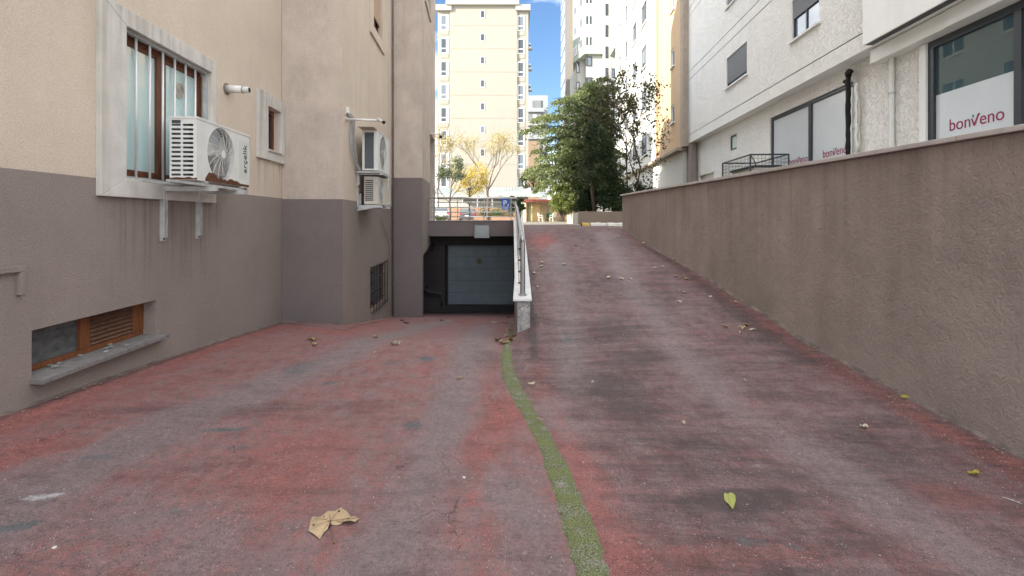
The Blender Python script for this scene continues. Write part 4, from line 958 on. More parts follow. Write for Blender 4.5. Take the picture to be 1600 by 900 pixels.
# far shop window
b = MB(); frame_rect(b, FBg, sh0, sh1, .5, 3.2, .09, -.13, -.04, M_frame); um = UB(FBg, 1263); b.fb(FBg, um-.07, um+.07, .59, 3.11, -.13, -.035, M_frame); w_ = b.build('shop_window', parent=B); w_['label'] = 'long shop window with two frosted panes behind the wire cage'
for a, c in ((sh0+.09, um-.07), (um+.07, sh1-.09)): b = MB(); b.fb(FBg, a, c, .6, 3.1, -.09, -.08); b.build('frosted_pane', M_film, w_)
def logo(u_left, z, n, wid, parent):
    """plum word: rounded letters with a tick for the v and a green dot; u_left is the far (left in view) end"""
    F = FBg; s = wid/1.05
    R_ = V((0, 0, 1)).cross(F.N)
    def T(t, x, ww):
        return text(t, .235*s, F, u_left-x*s, z, n, M_plum, parent, 'lettering', width=ww*s)
    a = T('bon', 0, .43)
    T('eno', .615, .44)
    b = MB(); P = [(.445, .135), (.47, .135), (.51, .045), (.575, .185), (.615, .20), (.62, .165), (.595, .155), (.525, .0), (.495, .0)]
    b.prism([F.p(u_left-x*s, z+y*s, n) for x, y in P], F.N*.002, M_plum); b.build('tick_letter', parent=parent)
    b = MB(); b.disc(F.p(u_left-.487*s, z+.17*s, n), F.N, .020*s, .002, 14); b.build('dot', M_green, parent)
logo(UB(FBg, 1281), 1.60, -.075, 1.02, w_); logo(UB(FBg, 1229), 1.60, -.075, 1.02, w_)
w_ = simple_window(FBg, sm0, sm1, 2.63, 3.2, -.03, B, M_frame, G_win, .07)
# near shop window
b = MB(); frame_rect(b, FBg, nw0, nw1, .5, 3.27, .13, -.09, .01, M_frame); um0, um1 = UB(FBg, 1597), UB(FBg, 1585); b.fb(FBg, um0, um1, .63, 3.14, -.09, .012, M_frame); w2 = b.build('shop_window', parent=B); w2['label'] = 'near shop window, clear glass over a white film with plum lettering'
b = MB(); b.fb(FBg, um1, nw1-.13, 2.27, 3.14, -.05, -.04, G_shop); b.build('pane', parent=w2)
b = MB(); b.fb(FBg, um1, nw1-.13, .63, 2.268, -.05, -.038, M_film); b.build('film_pane', parent=w2)
b = MB(); b.fb(FBg, nw0+.13, um0, 2.27, 3.14, -.05, -.04, G_shop); b.build('pane', parent=w2)
b = MB(); b.fb(FBg, nw0+.13, um0, .63, 2.268, -.05, -.038, M_film); b.build('film_pane', parent=w2)
logo(UB(FBg, 1480.5), 1.565, -.034, 1.04, w2)
b = MB(); b.fb(FBg, nw1+.005, nw1+.16, .3, 3.26, .0, .05); b.build('pilaster', M_bpanel, B)
# cladding panels above the shop
U1 = UB(FBp, 1347.5)
zs_ = [3.57, 4.62, 6.15, 7.2, 8.9, 11.4]
us_ = [1.0, 3.3, 5.6, UB(FBp, 1473), U1]
hw = (UB(FBp, 1404), UB(FBp, 1383))
b = MB(); b.fb(FBp, 1.0, U1, 3.59, HB, -.2, -.03, M_frame); b.build('cladding_backing', parent=B)
for i in range(4):
    for j in range(len(zs_)-1):
        b = MB(); a0, a1, za, zb = us_[i]+.008, us_[i+1]-.008, zs_[j]+.008, zs_[j+1]-.008
        b.fb(FBp, a0, a1, za, zb, -.028, .002); b.build('cladding_panel', M_bpanel, B, bevel=.003)
for k in range(2):
    zb = 4.66+2.95*k
    b = MB(); frame_rect(b, FBp, hw[0]-.55, hw[1], zb, zb+1.5, .07, .004, .03, M_frame); o = b.build('window', parent=B)
    b = MB(); b.fb(FBp, hw[0]-.5, hw[1]-.05, zb+.05, zb+1.45, .005, .012); b.build('pane', G_sky, o)
b = MB(); uf0, uf1, ufm = 1.0, UB(FBf, 1359.5), UB(FBf, 1477)
b.fb(FBf, ufm+.008, uf1, 3.28, 3.565, -.34, .0); b.build('fascia_panel', M_bpanel, B, bevel=.003)
b = MB(); b.fb(FBf, uf0, ufm-.008, 3.28, 3.565, -.34, .02); b.build('fascia_panel', M_bpanel, B, bevel=.003)
# body
b = MB(); q = [FB.p(1, 0, -.3), FB.p(23.4, 0, -.3), FB.p(23.4, 0, -14), FB.p(1, 0, -14)]
b.prism([x+V((0, 0, HB-.02)) for x in q], (0, 0, .4), M_bwhite); b.quad(q[0]+V((0, 0, -.5)), q[3]+V((0, 0, -.5)), q[3]+V((0, 0, HB)), q[0]+V((0, 0, HB)), M_bwhite); b.quad(q[1]+V((0, 0, -.5)), q[2]+V((0, 0, -.5)), q[2]+V((0, 0, HB)), q[1]+V((0, 0, HB)), M_bwhite); b.quad(q[3]+V((0, 0, -.5)), q[2]+V((0, 0, -.5)), q[2]+V((0, 0, HB)), q[3]+V((0, 0, HB)), M_bwhite)
b.obox(FB.p(23.38, 3.6, -.35), FB.U*.02, FB.N*.35, (0, 0, HB-3.6), M_bwhite)
b.build('roof_and_rear', parent=B)
# down pipe, burnt duct, pale pipes
def onBg(px, py, n): u, z = FBg.hit(px, py, n); return FBg.p(u, z, n)
u = FBg.hit(1393, n=.06); b = MB(); b.tube([FBg.p(u, .3, .06), FBg.p(u, 3.28, .06)], .05, 14, M_pvc)
for z in (2.55, 1.1): b.tube([FBg.p(u, z, .06), FBg.p(u, z+.04, .06)], .058, 14, M_galv)
b.build('downpipe', parent=B, smooth=False)
M_burn = mat('burnt_insulation', (.018, .015, .014), .75, var=.6, vs=20, bump=1, bs=30, bdist=.03)
pts = [onBg(1325+random.uniform(-.8, .8), y, .14) for y in range(246, 118, -9)]
b = MB(); b.tube(pts, [.05+random.uniform(-.008, .012) for _ in pts], 9); top = pts[-1]
b.tube([top, top+V((0, -.0, .10)), onBg(1326.5, 112, .18), onBg(1331, 112, .2)], [.06, .075, .07, .04], 8); b.tube([onBg(1325, 125, .14), onBg(1319, 128, .16)], .04, 7)
o = b.build('burnt_duct', M_burn, smooth=True, org=pts[0]); tag(o, 'black ragged insulated duct climbing the white wall beside the long shop window', 'duct')
b = MB(); pts = [onBg(1338+(1.2 if i % 2 else -1), y, .1) for i, y in enumerate(range(238, 124, -12))]; b.tube(pts, .035, 8, M_pvc); pts = [onBg(1342+(.8 if i % 3 else -1), y, .06) for i, y in enumerate(range(238, 140, -14))]; b.tube(pts, .025, 8, M_acold)
o = b.build('wrapped_pipes', smooth=True, org=pts[0]); tag(o, 'pair of pale wrapped pipes on the white wall right of the black duct', 'pipes')
# wire cage with condenser
Cg = thing('wire_cage', (6.9, 14.5, -.16), 'dark wire mesh cage on the terrace in front of the long shop window', 'cage')
FC = Fr((5.57, 0), (.0641, 1), (-1, .0641)); cy0, cy1 = 13.5, 15.6; ztop = 1.77; zbot = -.16
def cagebar(a, b_, r=.022): m = MB(); m.tube([a, b_], r, 6); m.build('bar', M_frame, Cg)
cor = [FC.p(cy0, 0), FC.p(cy1, 0), FC.p(cy1, 0, -1.0), FC.p(cy0, 0, -1.0)]
for i in range(4):
    a, c = cor[i], cor[(i+1) % 4]
    cagebar(a+V((0, 0, zbot)), a+V((0, 0, ztop)))
    for z in (ztop, zbot+.1, .95): cagebar(a+V((0, 0, z)), c+V((0, 0, z)))
m_ = MB()
for i in range(4):
    a, c = cor[i], cor[(i+1) % 4]; n = int((c-a).length/.10)
    for k in range(1, n): p_ = a+(c-a)*k/n; m_.tube([p_+V((0, 0, zbot+.1)), p_+V((0, 0, ztop))], .004, 4, cap=False)
    for k in range(1, 18): z = zbot+.1+(ztop-zbot-.1)*k/18; m_.tube([a+V((0, 0, z)), c+V((0, 0, z))], .004, 4, cap=False)
o = m_.build('mesh_panel', M_frame, Cg)
cagebar(cor[0]+V((0, 0, ztop)), cor[2]+V((0, 0, ztop)), .018)
Cd = thing('condenser', (6.9, 14.5, -.16), 'boxy grey condenser unit standing inside the wire cage', 'condenser')
b = MB(); b.fb(FC, cy0+.2, cy1-.3, zbot, 1.45, -.85, -.18, M_acold); b.build('casing', parent=Cd, bevel=.02)
b = MB()
for k in range(16): b.fb(FC, cy0+.3, cy1-.4, .0+.085*k, .03+.085*k, -.175, -.165, M_fin)
b.build('louvres', parent=Cd)
b = MB(); b.fb(FC, cy0+.15, cy1-.25, 1.452, 1.50, -.9, -.13, M_frame); b.build('lid', parent=Cd)
# ------------------------------------------------------------------ building E: orange end strip and long sunlit white facade
E = thing('white_apartment_block', FE.p(30, -.2), 'tall sunlit white block with an orange end strip behind the trees', 'building')
M_palef = mat('far_pale_blind', (.13, .15, .18), .6); M_or = mat('apricot_render', (.50, .35, .215), .9, var=.08, vs=1, stain=.1); M_orr = mat('apricot_render_edge', (.42, .27, .16), .9)
M_ewh = mat('sunlit_white_render', (.52, .51, .47), .9, var=.04, vs=.5); M_ecol = mat('beige_rough_pier', (.36, .30, .245), .95, var=.2, vs=3, bump=1, bs=25, bdist=.02)
eY0 = FE.hit(1063); eY1 = FE.hit(1027.5); eY2 = FE.hit(962)
we = []; HE = 24.0
o0, o1 = FE.hit(1054), FE.hit(1048.5)
for k in range(6): zc = 5.35+2.83*k; we.append((o0, o1, zc-.45, zc+.45, .1, 0))
cols = [(1002, 1010.5), (988.5, 994.5), (977, 980.5), (967, 970)]
for ci, (xa, xb_) in enumerate(cols):
    ub_, ua_ = FE.hit(xa), FE.hit(xb_)
    for k in range(6):
        zc = 4.9+2.83*k+(0 if ci != 1 else .0); we.append((ua_, ub_, zc-.72, zc+.72, .12, 1))
fwall(FE, eY0, eY1, 3.45, HE, [x[:5] for x in we if x[5] == 0], [(99, M_or)], 'orange_wall', E)
fwall(FE, eY1, eY2, 3.45, HE, [x[:5] for x in we if x[5] == 1], [(99, M_ewh)], 'white_wall', E)
b = MB(); b.fb(FE, eY1-.16, eY1+.16, 3.45, HE, .003, .08, M_orr); b.build('edge_strip', parent=E)
for i, x in enumerate(we):
    w_ = simple_window(FE, x[0], x[1], x[2], x[3], -.05, E, M_shut if x[5] else M_bpanel, M_palef if (i*7) % 3 else G_far, .07, (.5,) if x[5] else (), sill=(.09, M_bsmooth))
b = MB(); b.fb(FE, eY0-.2, eY2, 3.30, 3.44, -.3, .22, M_ecol); b.build('ledge', parent=E)
b = MB(); b.fb(FE, eY0, eY2, -.3, 3.30, -.3, -.12, M_ewh); b.build('lower_wall', parent=E)
b = MB(); b.fb(FE, eY0-.5, eY0-.003, 3.45, HE, -1.2, .0, M_ecol); b.build('end_pier', parent=E)
b = MB(); b.fb(FE, eY0-.75, eY0-.35, .2, 3.6, -.55, -.25, M_taupe); b.build('pillar', parent=E)
b = MB(); b.fb(FE, eY0+.1, eY2, -.2, HE+.3, -12, -.31, M_ewh); b.build('body', parent=E)
for k in range(5):
    b = MB(); z = 6.55+2.83*k; b.fb(FE, eY1+.1, eY2, z, z+.03, .003, .012, M_ecol); b.fb(FE, eY1+.1, eY2, z+.35, z+.38, .003, .012, M_ecol); b.build('facade_groove', parent=E)
# ------------------------------------------------------------------ neighbour beyond the left building (mirrored in the shop glass)
Nb = thing('neighbour_block', (-8, 30, -.2), 'grey beige apartment block mirrored in the near shop window', 'building')
M_nb = mat('grey_beige_render', (.42, .40, .36), .9, var=.1, vs=.5); FN = Fr((-8, 22), (0, 1), (1, 0))
nh = [(u, u+1.9, z, z+1.35, .12) for z in (1.2, 4.1, 7.0, 9.8) for u in (1.2, 4.6, 9.0, 12.4)]
fwall(FN, 0, 16, -.3, 12, nh, [(99, M_nb)], 'front_wall', Nb)
for h in nh: simple_window(FN, h[0], h[1], h[2], h[3], -.05, Nb, M_pvc, G_far, .09, (.5,), sill=(.06, M_bsmooth))
b = MB(); b.box(-12, -8.13, 22, 38, -.3, 12.2, M_nb); b.build('body', parent=Nb)
# ------------------------------------------------------------------ distant blocks
def block(name, label, x0, x1, y0, y1, z1, m, z0=-.3):
    T = thing(name, ((x0+x1)/2, y0, -.17), label, 'building'); b = MB(); b.box(x0, x1, y0, y1, z0, z1, m); b.build('wall', parent=T); return T
M_crm = mat('cream_render', (.30, .285, .245), .9, var=.06, vs=.25, stain=.08); M_crm2 = mat('pale_band', (.37, .35, .30), .9)
YF = 68.0
def X_(px, Y=YF): return (px-800)/FPX*Y
def Z_(py, Y=YF): return (344-py)/FPX*Y
FF_ = Fr((0, YF), (1, 0), (0, -1)); 
Fb = block('cream_tower_block', 'cream tower block with small central windows beyond the car park', X_(703), X_(808), YF, YF+14, Z_(9), M_crm)
b = MB(); b.box(X_(697), X_(811), YF-.5, YF+.0, Z_(9), Z_(3), M_crm2); b.box(X_(697), X_(811), YF, YF+14, Z_(9)+.01, Z_(3), M_crm2); b.build('cornice', parent=Fb)
b = MB(); b.box(X_(700), X_(809), YF-.2, YF+12, Z_(3)+.01, Z_(-1), M_crm2); b.build('parapet', parent=Fb)
Yw = YF+.22; FWg = Fr((0, Yw), (1, 0), (0, -1))
for (xa, xb_) in ((684, 703), (808, 825.5)):
    b = MB(); b.box(X_(xa, Yw), X_(xb_, Yw)-(0 if xa > 700 else -.0), Yw, Yw+12, -.3, Z_(18, Yw), M_crm); b.build('wing', parent=Fb)
    b = MB(); b.box(X_(xa-2.5, Yw), X_(xb_+3, Yw), Yw-.5, Yw+12, Z_(18, Yw)+.01, Z_(9, Yw), M_crm2); b.build('wing_cornice', parent=Fb)
b = MB()
for k in range(8):
    yy = 40+36.1*k; b.box(X_(703.5), X_(807.5), YF-.02, YF-.001, Z_(yy)-.03, Z_(yy)+.03)
b.build('floor_line', mat('pale_groove', (.27, .25, .20), .9), Fb)
for k in range(8):
    yc = 22.5+36*k; simple_window(FF_, X_(750.5), X_(757.5), Z_(yc+6), Z_(yc-6), .01, Fb, M_pvc, M_palef if k == 5 else G_far, .07)
    for (xa, xb_, dy) in ((688, 701, 13), (808.5, 820, 14)):
        yc2 = yc+dy; w_ = simple_window(FWg, X_(xa, Yw), X_(xb_, Yw), Z_(yc2+12, Yw), Z_(yc2-12, Yw), .012, Fb, M_pvc, G_far if k % 3 else M_palef, .12, (.75 if xa < 700 else .85,), rail=.32)
        b = MB(); b.fb(FWg, X_(xa, Yw), X_(xb_, Yw), Z_(yc2+19, Yw), Z_(yc2+13, Yw), .0, .05, M_crm); b.build('spandrel', parent=Fb)
M_ac = M_acwhite
for py in (67, 100, 133):
    Q = thing('air_conditioner', (X_(828), YF+1.5, Z_(py+4)), {67: 'topmost of three small white air conditioners on the right edge of the cream tower', 100: 'middle of three small white air conditioners on the right edge of the cream tower', 133: 'lowest of three small white air conditioners on the right edge of the cream tower'}[py], 'air conditioner', 'air conditioners on the cream tower')
    b = MB(); b.box(X_(826.5), X_(829.5), YF+1, YF+1.9, Z_(py+4), Z_(py-4), M_ac); b.build('casing', parent=Q, bevel=.03)
    b = MB(); b.disc((X_(828), YF+.99, Z_(py)), (0, -1, 0), .17, .02, 14, M_fin); b.build('fan_grille', parent=Q)
    b = MB(); b.box(X_(825.5), X_(832), YF+.9, YF+2, Z_(py+5), Z_(py+4.2), M_galv); b.build('bracket', parent=Q)
for k in range(5):
    py = 40+36*k; b = MB(); b.box(X_(680.5), X_(684.5), YF+1.5, YF+4, Z_(py+16), Z_(py+14), M_crm2); b.box(X_(680.5), X_(680.9), YF+1.5, YF+4, Z_(py+14), Z_(py+5), M_galv); b.build('balcony', parent=Fb)
# far grey block with balconies behind the cedar
M_gry = mat('grey_render', (.30, .32, .335), .9, var=.1, vs=.2)
Gb = block('grey_balcony_block', 'distant grey block with balcony bands behind the evergreen tree', X_(822, 115), X_(856, 115), 115, 127, Z_(149, 115), M_gry)
for k in range(7):
    z = Z_(170, 115)-3.1*k; b = MB(); b.box(X_(823, 115), X_(850, 115), 113.9, 114.99, z-.9, z, M_gry); b.build('balcony', parent=Gb)
    b = MB(); b.box(X_(823, 115), X_(848, 115), 114.96, 114.995, z+.1, z+1.9, G_dark); b.build('window', parent=Gb)
    b = MB(); b.box(X_(826, 115)+k % 2, X_(831, 115)+k % 2, 114.5, 114.9, z+.1, z+1.7, M_bpanel); b.build('blind', parent=Gb)
Hl = MB(); 
for i in range(24):
    x = -60+i*14; Hl.obox((x, 260, -2), (15, 0, 0), (0, 30, 0), (0, 0, 40+8*math.sin(i*1.3)))
Hb = block('tan_low_block', 'distant brownish low block seen under the evergreen tree branches', X_(818, 90), X_(846, 90), 96, 104, Z_(212, 90), mat('tan_brick', (.33, .24, .17), .9, var=.2, vs=.5))
# pale green high-rise C with slanted bays
M_grn = mat('pale_green_render', (.32, .36, .31), .9, var=.05, vs=.2); M_cw = mat('offwhite_render', (.37, .37, .345), .9, var=.05, vs=.2)
YC = 70.0
def XC(px): return (px-800)/FPX*YC
def ZC(py): return (344-py)/FPX*YC
Cb = thing('green_high_rise', (12, YC, -.17), 'pale green and white high-rise with corner bay windows behind the trees', 'building')
b = MB(); b.prism([(XC(913), YC, ZC(84)), (XC(942), YC, ZC(84)), (XC(942), YC+14, ZC(84)), (XC(901)+1.1, YC+12, ZC(84)), (XC(901), YC+4.2, ZC(84))], (0, 0, 24), M_grn); b.build('upper_wall', parent=Cb)
b = MB(); b.box(XC(914)+.5, XC(942), YC+.6, YC+14, -.2, ZC(84)-.02, M_cw); b.box(XC(902)+.5, XC(914)+.5, YC+3, YC+13, -.2, ZC(84)-.02, M_cw); b.build('lower_wall', parent=Cb)
b = MB(); b.box(XC(942)+.003, XC(958), YC-1.2, YC+14, -.2, 58, M_cw); b.build('stair_tower', parent=Cb)
b = MB(); b.box(XC(950), XC(966), YC-5.5, YC-1.21, ZC(76)*.94, 56, M_grn); b.build('bay', parent=Cb)
FC0 = Fr((0, YC), (1, 0), (0, -1)); FC1 = Fr((0, YC+.6), (1, 0), (0, -1)); FCs = Fr((XC(901), YC+4.2), (XC(913)-XC(901), -4.2), (-1, -.6)); FCs.N = V((0, 0, 1)).cross(-FCs.U).normalized()
if FCs.N.x > 0: FCs.N = -FCs.N
for k in range(7):
    zc = ZC(64)+2.88*k*1.02
    simple_window(FC0, XC(914.5), XC(926), zc-.75, zc+.65, .012, Cb, M_pvc, G_far, .1, (.5,))
    Ls = math.hypot(XC(913)-XC(901), 4.2); simple_window(FCs, Ls*.56, Ls*.93, zc-.75, zc+.65, .02, Cb, M_pvc, G_far, .1); simple_window(FCs, Ls*.08, Ls*.40, zc-1.0, zc+.3, .02, Cb, M_pvc, G_far, .1)
for k in range(7):
    zc = ZC(94)-2.88*1.02*k
    simple_window(FC1, XC(915), XC(926), zc-.7, zc+.7, .012, Cb, M_frame, G_far if k else M_palef, .12, (.3,)); simple_window(Fr((0, YC+3), (1, 0), (0, -1)), XC(904.5), XC(910), zc-.9, zc+.7, .012, Cb, M_frame, G_dark, .1)
Fc2 = Fr((0, YC-1.2), (1, 0), (0, -1)); Fc3 = Fr((0, YC-5.5), (1, 0), (0, -1)); Fc4 = Fr((XC(950), 0), (0, 1), (-1, 0))
for k in range(16):
    zc = ZC(250)+2.88*k*1.02
    simple_window(Fc2, XC(943.5), XC(947.5), zc-.8, zc+.8, .012, Cb, M_frame, G_far, .08)
    if zc < ZC(90): simple_window(Fc2, XC(953), XC(957.5), zc-.6, zc+.7, .012, Cb, M_frame, G_dark, .1)
    elif zc > ZC(70): simple_window(Fc3, XC(955), XC(961), zc-.6, zc+.8, .012, Cb, M_pvc, G_far, .08); 
Dt = thing('dark_tower', (10.3, 88, -.17), 'tall grey brown tower with blue side windows, leftmost of the high-rises', 'building')
M_dt = mat('grey_brown_render', (.24, .215, .19), .9, var=.08, vs=.2); M_db = mat('slate_side_wall', (.10, .11, .14), .8)
xd0, xd1 = (885.5-800)/FPX*88, (903-800)/FPX*88
b = MB(); b.box(xd0, xd1+3, 88, 98, -.2, 60, M_dt); b.build('wall', parent=Dt)
b = MB(); b.box(xd0-.05, xd0-.003, 88.2, 98, -.2, 60, M_db); b.build('side_cladding', parent=Dt)
Fd = Fr((xd0-.05, 0), (0, 1), (-1, 0))
for k in range(18):
    z = 2+2.97*k; simple_window(Fd, 90.2, 93.4, z, z+1.9, .03, Dt, M_pvc, G_far, .12, (.5,)); simple_window(Fd, 94.4, 97, z, z+1.9, .03, Dt, M_pvc, G_far, .12)
Fd2 = Fr((0, 88), (1, 0), (0, -1))
for k in range(18): z = 2+2.97*k; simple_window(Fd2, xd1-.5, xd1+.3, z+.1, z+1.5, .012, Dt, M_pvc, G_far, .1)
# ------------------------------------------------------------------ carport, pavilion, planters
YK = 62.0
Ck = thing('carport', (-1, YK, -.17), 'long open carport with a white corrugated roof beyond the car park', 'carport')
M_cor = mat('white_corrugated_sheet', (.42, .45, .45), .4, var=.15, vs=.6)
x0, x1 = X_(672, YK), X_(866, YK); za, zb = Z_(306, YK), Z_(297, YK)+.4
vs = []; fs = []; n = 150
for i in range(n+1):
    x = x0+(x1-x0)*i/n; dz = .05*(1 if i % 2 else -1); vs += [(x, YK, za+dz), (x, YK+5.5, zb+dz+.3)]
for i in range(n): fs.append((2*i, 2*i+2, 2*i+3, 2*i+1))
b = MB(); b.add(vs, fs); b.build('roof_sheet', M_cor, Ck)
b = MB(); b.box(x0, x1, YK-.05, YK-.01, za-.12, za+.12, M_galv); b.build('gutter', parent=Ck)
for i in range(9):
    x = x0+.3+(x1-x0-.6)*i/8; b = MB(); b.box(x-.06, x+.06, YK+.2, YK+.32, -.2, za-.06, M_galv); b.build('post', parent=Ck)
b = MB(); b.box(x0, x1, YK+5.6, YK+5.75, -.2, Z_(311, YK), mat('white_garden_wall', (.42, .42, .40), .9)); tag(b.build('garden_wall', org=(-1, YK+5.6, 0)), 'white wall at the back of the carport', 'wall')
# terracotta low planter wall with hedge
M_ter = mat('terracotta_wall', (.36, .22, .15), .9, var=.15, vs=.8)
Pl = thing('raised_bed', (-3, 52, -.17), 'long terracotta raised bed with green hedge behind the parked cars', 'planter')
b = MB(); b.box(X_(740, 52), X_(806, 52), 52, 52.2, -.2, Z_(337.5, 52)); b.build('front_wall', M_ter, Pl); b = MB(); b.box(X_(690, 58), X_(806, 58), 58, 58.2, -.2, Z_(323.5, 58)); b.build('back_wall', M_ter, Pl)
b = MB(); b.box(X_(740, 52), X_(806, 52), 52.2, 57.9, -.2, .25); b.build('soil', mat('soil', (.12, .08, .05), .95), Pl)
Pv = thing('pavilion', ((850-800)/FPX*51, 51, -.17), 'small open pavilion with a red roof edge and green posts', 'pavilion')
YP = 50.0; M_pvw = mat('ochre_wall', (.42, .31, .18), .9, var=.08, vs=.6); M_pvr = mat('red_roof_edge', (.28, .09, .06), .7, var=.3, vs=2); M_grnp = mat('green_post_paint', (.10, .13, .07), .5)
px0, px1 = X_(821, YP), X_(896, YP)
zr = Z_(316.5, YP); zr2 = Z_(311.5, YP)
b = MB(); b.prism([(X_(816, YP), YP-.35, zr), (px1, YP-.35, zr), (px1, YP+3, zr+.1), (X_(819, YP), YP+3, zr+.1)], (0, 0, zr2-zr)); b.build('roof', M_pvr, Pv, bevel=.05)
b = MB(); b.box(px0, px1, YP+.5, YP+.7, -.2, zr-.01); b.box(px0, px0+.12, YP+.2, YP+.5, -.2, zr-.01); b.build('rear_wall', M_pvw, Pv)
b = MB(); b.box(X_(829, 51), X_(843, 51), YP+.43, YP+.49, -.15, Z_(319, 52)); b.build('door', mat('pale_ochre_door', (.55, .40, .20), .7), Pv)
b = MB(); b.box(px0-.25, px0+.05, YP-.25, YP-.05, -.2, zr-.01); b.build('side_pier', mat('pale_ochre_pier', (.58, .52, .40), .9), Pv)
for px in (828.5, 856, 880): x = X_(px, YP); b = MB(); b.box(x-.07, x+.07, YP-.30, YP-.17, -.2, zr-.01); b.build('post', M_grnp, Pv)
def chair(x, y, rot, m, label):
    T = thing('plastic_chair', (x, y, -.168), label, 'chair', 'plastic chairs at the pavilion')
    ca, sa_ = math.cos(rot), math.sin(rot)
    def W(a, c, z): return V((x+a*ca-c*sa_, y+a*sa_+c*ca, -.168+z))
    b = MB(); b.obox(W(-.22, -.22, .42), W(.22, -.22, .42)-W(-.22, -.22, .42), W(-.22, .22, .42)-W(-.22, -.22, .42), (0, 0, .04)); b.build('seat', m, T)
    b = MB(); b.obox(W(-.22, .20, .46), W(.22, .20, .46)-W(-.22, .20, .46), W(-.22, .26, .46)-W(-.22, .20, .46)+V((0, 0, .02)), W(0, .08, .42)-W(0, 0, 0)); b.build('backrest', m, T)
    for a in (-.2, .2):
        for c in (-.2, .2): b = MB(); b.tube([W(a, c, .42), W(a*1.15, c*1.15, 0)], .022, 5); b.build('leg', m, T)
        b = MB(); b.tube([W(a*1.1, .2, .66), W(a*1.15, -.2, .64), W(a*1.1, -.2, .44)], .022, 5); b.build('armrest', m, T)
M_pw = mat('white_plastic', (.68, .66, .58), .5); M_pb = mat('brown_plastic', (.10, .055, .035), .5)
chair(X_(845.5, 49.3), 49.3, 1.2, M_pw, 'white plastic chair left of the tables, leftmost at the pavilion'); chair(X_(864, 49.4), 49.4, -2.6, M_pw, 'white plastic chair between the tables, its back to the left table'); chair(X_(858, 49.9), 49.9, 2.9, mat('green_plastic', (.03, .09, .05), .5), 'dark green plastic chair just behind the middle white chair'); chair(X_(877, 49.3), 49.3, 2.2, M_pb, 'brown plastic chair rightmost at the pavilion')
for px, lb in ((851, 'brown round table right of the leftmost white chair'), (871.5, 'brown round table rightmost at the pavilion')):
    T = thing('garden_table', (X_(px, 49.6), 49.6, -.168), lb, 'table', 'tables at the pavilion'); b = MB(); b.disc((X_(px, 49.6), 49.6, .53), (0, 0, 1), .33, .03, 16); b.build('tabletop', M_pb, T)
    for a in range(4): b = MB(); t = a*math.pi/2+.5; b.tube([(X_(px, 49.6)+.25*math.cos(t), 49.6+.25*math.sin(t), .53), (X_(px, 49.6)+.3*math.cos(t), 49.6+.3*math.sin(t), -.168)], .02, 5); b.build('leg', M_pb, T)
# planter in front of the evergreen
YR = 20.0
Pn = thing('brown_planter', (4, YR, -.17), 'brown plastered planter wall below the evergreen, past the end of the retaining wall', 'planter')
xp = X_(904, YR); M_pl = mat('planter_plaster', (.24, .185, .15), .9, var=.15, vs=1.2, stain=.2)
zt = Z_(330.5, YR)
b = MB(); b.box(xp, 8.0, YR, YR+.22, -.22, zt, M_pl); b.build('front_wall', parent=Pn, bevel=.01)
xq = X_(889, 26); b = MB(); b.prism([(xp, YR+.003, -.22), (xp+.2, YR+.225, -.22), (xq+.25, 27, -.22), (xq, 27, -.22)], (0, 0, zt+.2-.0), mat('lit_planter_plaster', (.46, .42, .36), .9, var=.12, vs=1)); b.build('side_wall', parent=Pn)  # lit left face: its sunlight is put into a paler plaster colour
b = MB(); b.prism([(xp+.15, YR+.23, .2), (8.0, YR+.23, .2), (8, 29, .2), (xq+.2, 29, .2)], (0, 0, .03), mat('soil', (.12, .08, .05), .95)); b.build('soil', parent=Pn)
# painted kerb hump at the crest
M_kw = mat('chipped_white_kerb_paint', (.60, .58, .53), .8, var=.3, vs=5, bump=.5, bs=30); M_ky = mat('chipped_yellow_kerb_paint', (.50, .34, .10), .8, var=.35, vs=6)
Kb = thing('painted_kerb', (2.8, 14.6, -.17), 'rounded yellow and white painted kerb at the top of the ramp', 'kerb')
def hump(x0, x1, m, nm):
    vs = []; fs = []; n = 24
    for i in range(n+1):
        x = x0+(x1-x0)*i/n; k = 1.1+.35*MN.noise(V((x*5, 1, 0)))
        e = min(1, (x-1.9+.4)/.5) if x < 2.2 else min(1, max(.05, (3.75-x)/.5))
        y = 14.5+.25*(x-2)
        for t, h in ((-.17, -.03), (-.13, .05), (-.03, .085), (.08, .08), (.2, .03), (.24, -.03)): vs.append((x, y+t, -.168+max(-.03, h*k*e)))
    for i in range(n):
        for j in range(5): a = i*6+j; fs.append((a, a+6, a+7, a+1))
    b = MB(); b.add(vs, fs); b.build(nm, m, Kb, smooth=True)
xs = [X_(908, 14.6), X_(921, 14.6), X_(946, 14.8), X_(972, 15)]
hump(xs[0], xs[1]-.01, M_ky, 'yellow_kerbstone'); hump(xs[1]+.01, xs[2]-.01, M_kw, 'white_kerbstone'); hump(xs[2]+.01, xs[3]+.3, M_kw, 'white_kerbstone')
# lamp post in the car park
Lp = thing('lamp_post', (X_(733.5, 45), 45, -.17), 'thin dark post standing between the parked cars and the yellow tree', 'post'); b = MB(); b.tube([(X_(733.5, 45), 45, -.17), (X_(733.5, 45), 45, Z_(294, 45))], [.09, .07], 10); b.build('pole', M_black, Lp); b = MB(); b.box(X_(731, 45), X_(736, 45), 44.85, 45.15, Z_(296, 45), Z_(293, 45)); b.build('cap', M_black, Lp)
